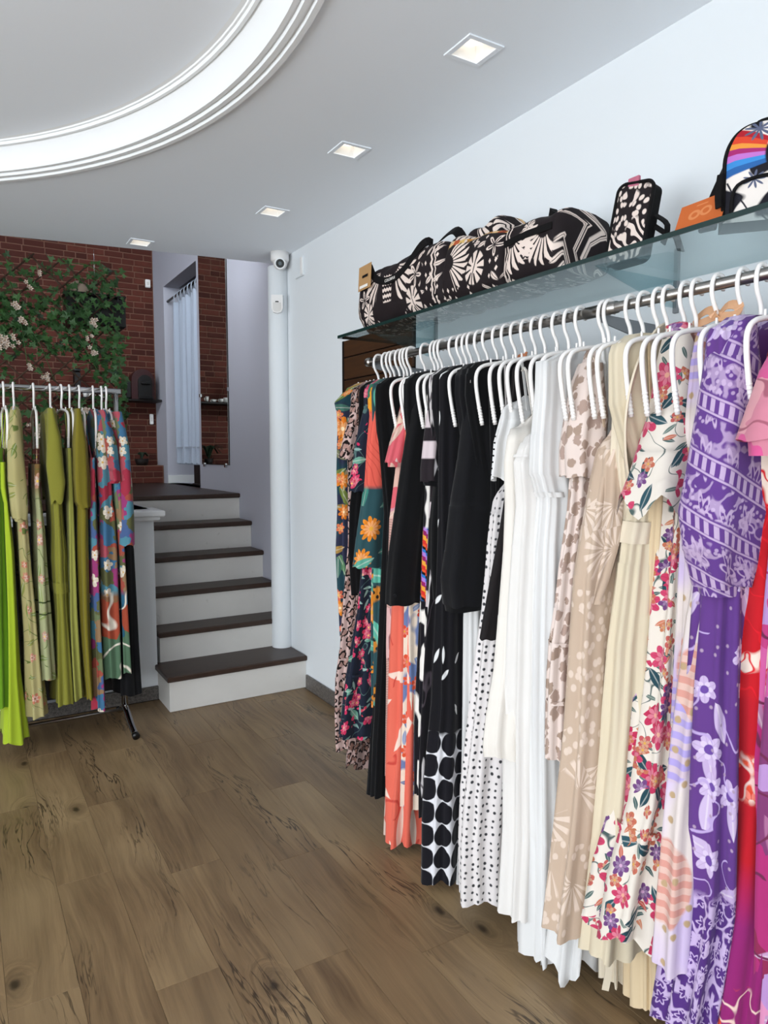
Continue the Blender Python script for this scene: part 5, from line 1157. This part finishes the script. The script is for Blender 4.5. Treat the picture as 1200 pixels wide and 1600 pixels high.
def lgarment(hpx, name, label, cat, short, m, rows, sleeve=None, folds=(.002, .010), nf=8, wave=.006, bands=(), top=True, depth=.18, straps=False):
    seedc[0] += 1; sd = seedc[0]; xh = ony(hpx, 612, YL)[0]; yf = YL - depth
    def cv(rr_, y):
        out = []
        for py, l, r in rr_:
            a, b = ony(l, py, y), ony(r, py, y); out.append((max(a[2], .03), (a[0] + b[0]) / 2, (b[0] - a[0]) / 2))
        return out
    Q = cv(rows, yf); T = thing(name, label, cat, (xh, YL, Q[-1][0]), GL)
    R_ = []
    if top: R_ += [(ZL - .098, YL - .04, YL + .04, .014, xh), (ZL - .112, YL - .11, YL + .11, .018, xh * .6 + Q[0][1] * .4)]
    for z, c, h in Q:
        d = depth if z < ZL - .18 else depth * .92
        R_.append((min(z, ZL - .125) if top else z, YL - d, YL + d, h, c))
    loft(R_, MAPY, N=64, fold=(folds[0] * 1.6, folds[1] * 1.7), nf=nf + 1, seed=sd, wave=wave).build('body', m, T, fix=False)
    for S in (sleeve or []):
        Q2 = cv(S['rows'], yf - .02); n = len(Q2)
        for sg in (1, -1):
            rw = [(z, (YL - depth - .03) if sg > 0 else (YL + depth - .09), (YL - depth + .09) if sg > 0 else (YL + depth + .03), h, c) for z, c, h in Q2]
            o_ = loft(rw, MAPY, N=30, M_=26, p=.8, fold=S.get('fold', (.002, .007)), nf=S.get('nf', 5), seed=sd * 5 + sg, wave=S.get('wave', .005)).build('sleeve', S.get('m', m), T, fix=False)
            if S.get('cuff'):
                z, a0, a1, h, c = rw[-1]; loft([(z + .003, a0 + .005, a1 - .005, h * .85, c), (z - S['cuff'], a0 + .01, a1 - .01, h * .8, c)], MAPY, N=24, M_=5, p=.8, fold=(.004, .004), nf=8, seed=sd, wave=0).build('cuff', S.get('m', m), o_, fix=False)
    for (nm, z, h, bm_, g) in bands:
        zz = [-r[0] for r in R_]; f1 = lambda q, k: np.interp(-q, zz, [r[k] for r in R_])
        loft([(q, f1(q, 1) - g, f1(q, 2) + g, f1(q, 3) + g, f1(q, 4)) for q in (z, z - h)], MAPY, M_=5, fold=(.006, .006), nf=14, seed=sd, wave=0).build(nm, bm_, T, fix=False)
    if straps:
        z, c, h = Q[0]
        for sg in (-1, 1): MB().ribbon([(xh, YL + sg * .13, ZL - .125), (c, YL + sg * .12, z - .01)], .012, .003, (0, 1, 0)).build('strap', m, T)
    hanger((xh, YL, ZL), PI / 2 + math.radians(random.Random(sd).uniform(-6, 6)), 'white plastic hanger on the chrome rack holding the ' + short, 'white hangers on the left chrome rack')
lgarment(-9, 'dress', 'bright green dress at the left edge of the chrome rack', 'dress', 'bright green dress', F['green'], [(700, -16, 6), (800, -16, 8), (950, -16, 12), (1112, -18, 17)], top=False, straps=True)
lgarment(5, 'dress', 'lime yellow dress with the longest hem on the chrome rack', 'dress', 'lime yellow dress', F['lime'], [(722, -2, 10), (765, -2, 12), (785, 4, 14), (860, 5, 22), (960, 8, 27), (1060, 10, 33), (1166, 9, 48)], top=False, straps=True, folds=(.002, .008), wave=.012)
lgarment(21, 'dress', 'khaki leaf-print dress with puffed sleeves beside the lime dress', 'dress', 'khaki leaf-print dress', F['greenprint'], [(650, 20, 36), (760, 24, 42), (815, 27, 44), (900, 32, 50), (1000, 40, 60), (1125, 46, 76)], sleeve=[dict(rows=[(640, 18, 30), (690, 13, 34), (750, 13, 40), (800, 18, 42), (812, 21, 40)], fold=(.003, .009), nf=5, cuff=.012)])
lgarment(52, 'dress', 'pale sage and brown print dress with a banded knee hem', 'dress', 'pale sage print dress', F['goldprint'], [(725, 52, 66), (765, 53, 64), (830, 57, 72), (900, 58, 76), (980, 59, 82), (1066, 60, 89)], top=False, straps=True)
lgarment(78, 'dress', 'olive dress with a draped sleeve and ruched waist', 'dress', 'olive ruched dress', F['olive'], [(645, 70, 92), (760, 80, 98), (830, 84, 102), (872, 83, 107), (890, 84, 106), (960, 88, 108), (1105, 88, 119)], sleeve=[dict(rows=[(638, 76, 84), (680, 75, 96), (730, 73, 101), (755, 76, 104), (785, 80, 100)], fold=(.002, .008), nf=4, wave=.012)], bands=(('ruching', .86, .055, F['olive'], .006),), nf=11)
lgarment(95, 'dress', 'light olive sleeveless dress with a plain long skirt', 'dress', 'light olive sleeveless dress', F['olive2'], [(700, 104, 114), (760, 105, 116), (860, 107, 120), (960, 109, 125), (1095, 115, 134)], top=False, straps=True, folds=(.001, .007))
lgarment(108, 'dress', 'dark mustard dress with a full gathered sleeve', 'dress', 'dark mustard dress', F['mustard'], [(650, 112, 132), (760, 120, 140), (860, 122, 142), (990, 128, 146), (1095, 136, 148)], sleeve=[dict(rows=[(638, 119, 127), (690, 115, 137), (750, 114, 141), (785, 116, 141), (795, 124, 140)], fold=(.002, .010), nf=6)])
lgarment(123, 'dress', 'narrow pink and blue patterned dress between the mustard and floral dresses', 'dress', 'narrow pink and blue dress', F['multi2'], [(715, 141, 151), (800, 141, 154), (860, 142, 158), (1000, 147, 160), (1113, 148, 165)], top=False, straps=True)
lgarment(145, 'dress', 'multicoloured floral dress with a ruffled short sleeve and gathered waist', 'dress', 'multicoloured short-sleeved dress', F['multi1'], [(648, 150, 170), (740, 153, 178), (790, 158, 180), (800, 157, 184), (860, 157, 188), (960, 160, 189), (1063, 164, 190)], sleeve=[dict(rows=[(640, 158, 166), (690, 164, 184), (735, 170, 188), (752, 172, 190)], fold=(.003, .010), nf=6, cuff=.012, m=F['multi2'])], bands=(('waist_seam', 1.19, .008, F['multi1'], .003),))
lgarment(165, 'dress', 'multicoloured dress with one long patterned sleeve at the rack end', 'dress', 'long-sleeved multicoloured dress', F['multi3'], [(655, 168, 190), (760, 178, 194), (860, 186, 198), (960, 188, 203), (1054, 190, 209)], sleeve=[dict(rows=[(643, 178, 192), (690, 186, 203), (740, 188, 206), (800, 190, 210), (853, 190, 212)], fold=(.001, .006), m=F['multi2'])])
lgarment(158, 'skirt', 'long plain black skirt at the right end of the chrome rack', 'skirt', 'long black skirt', F['black'], [(780, 186, 200), (860, 190, 212), (960, 192, 218), (1090, 190, 226)], top=False, straps=True, depth=.16)
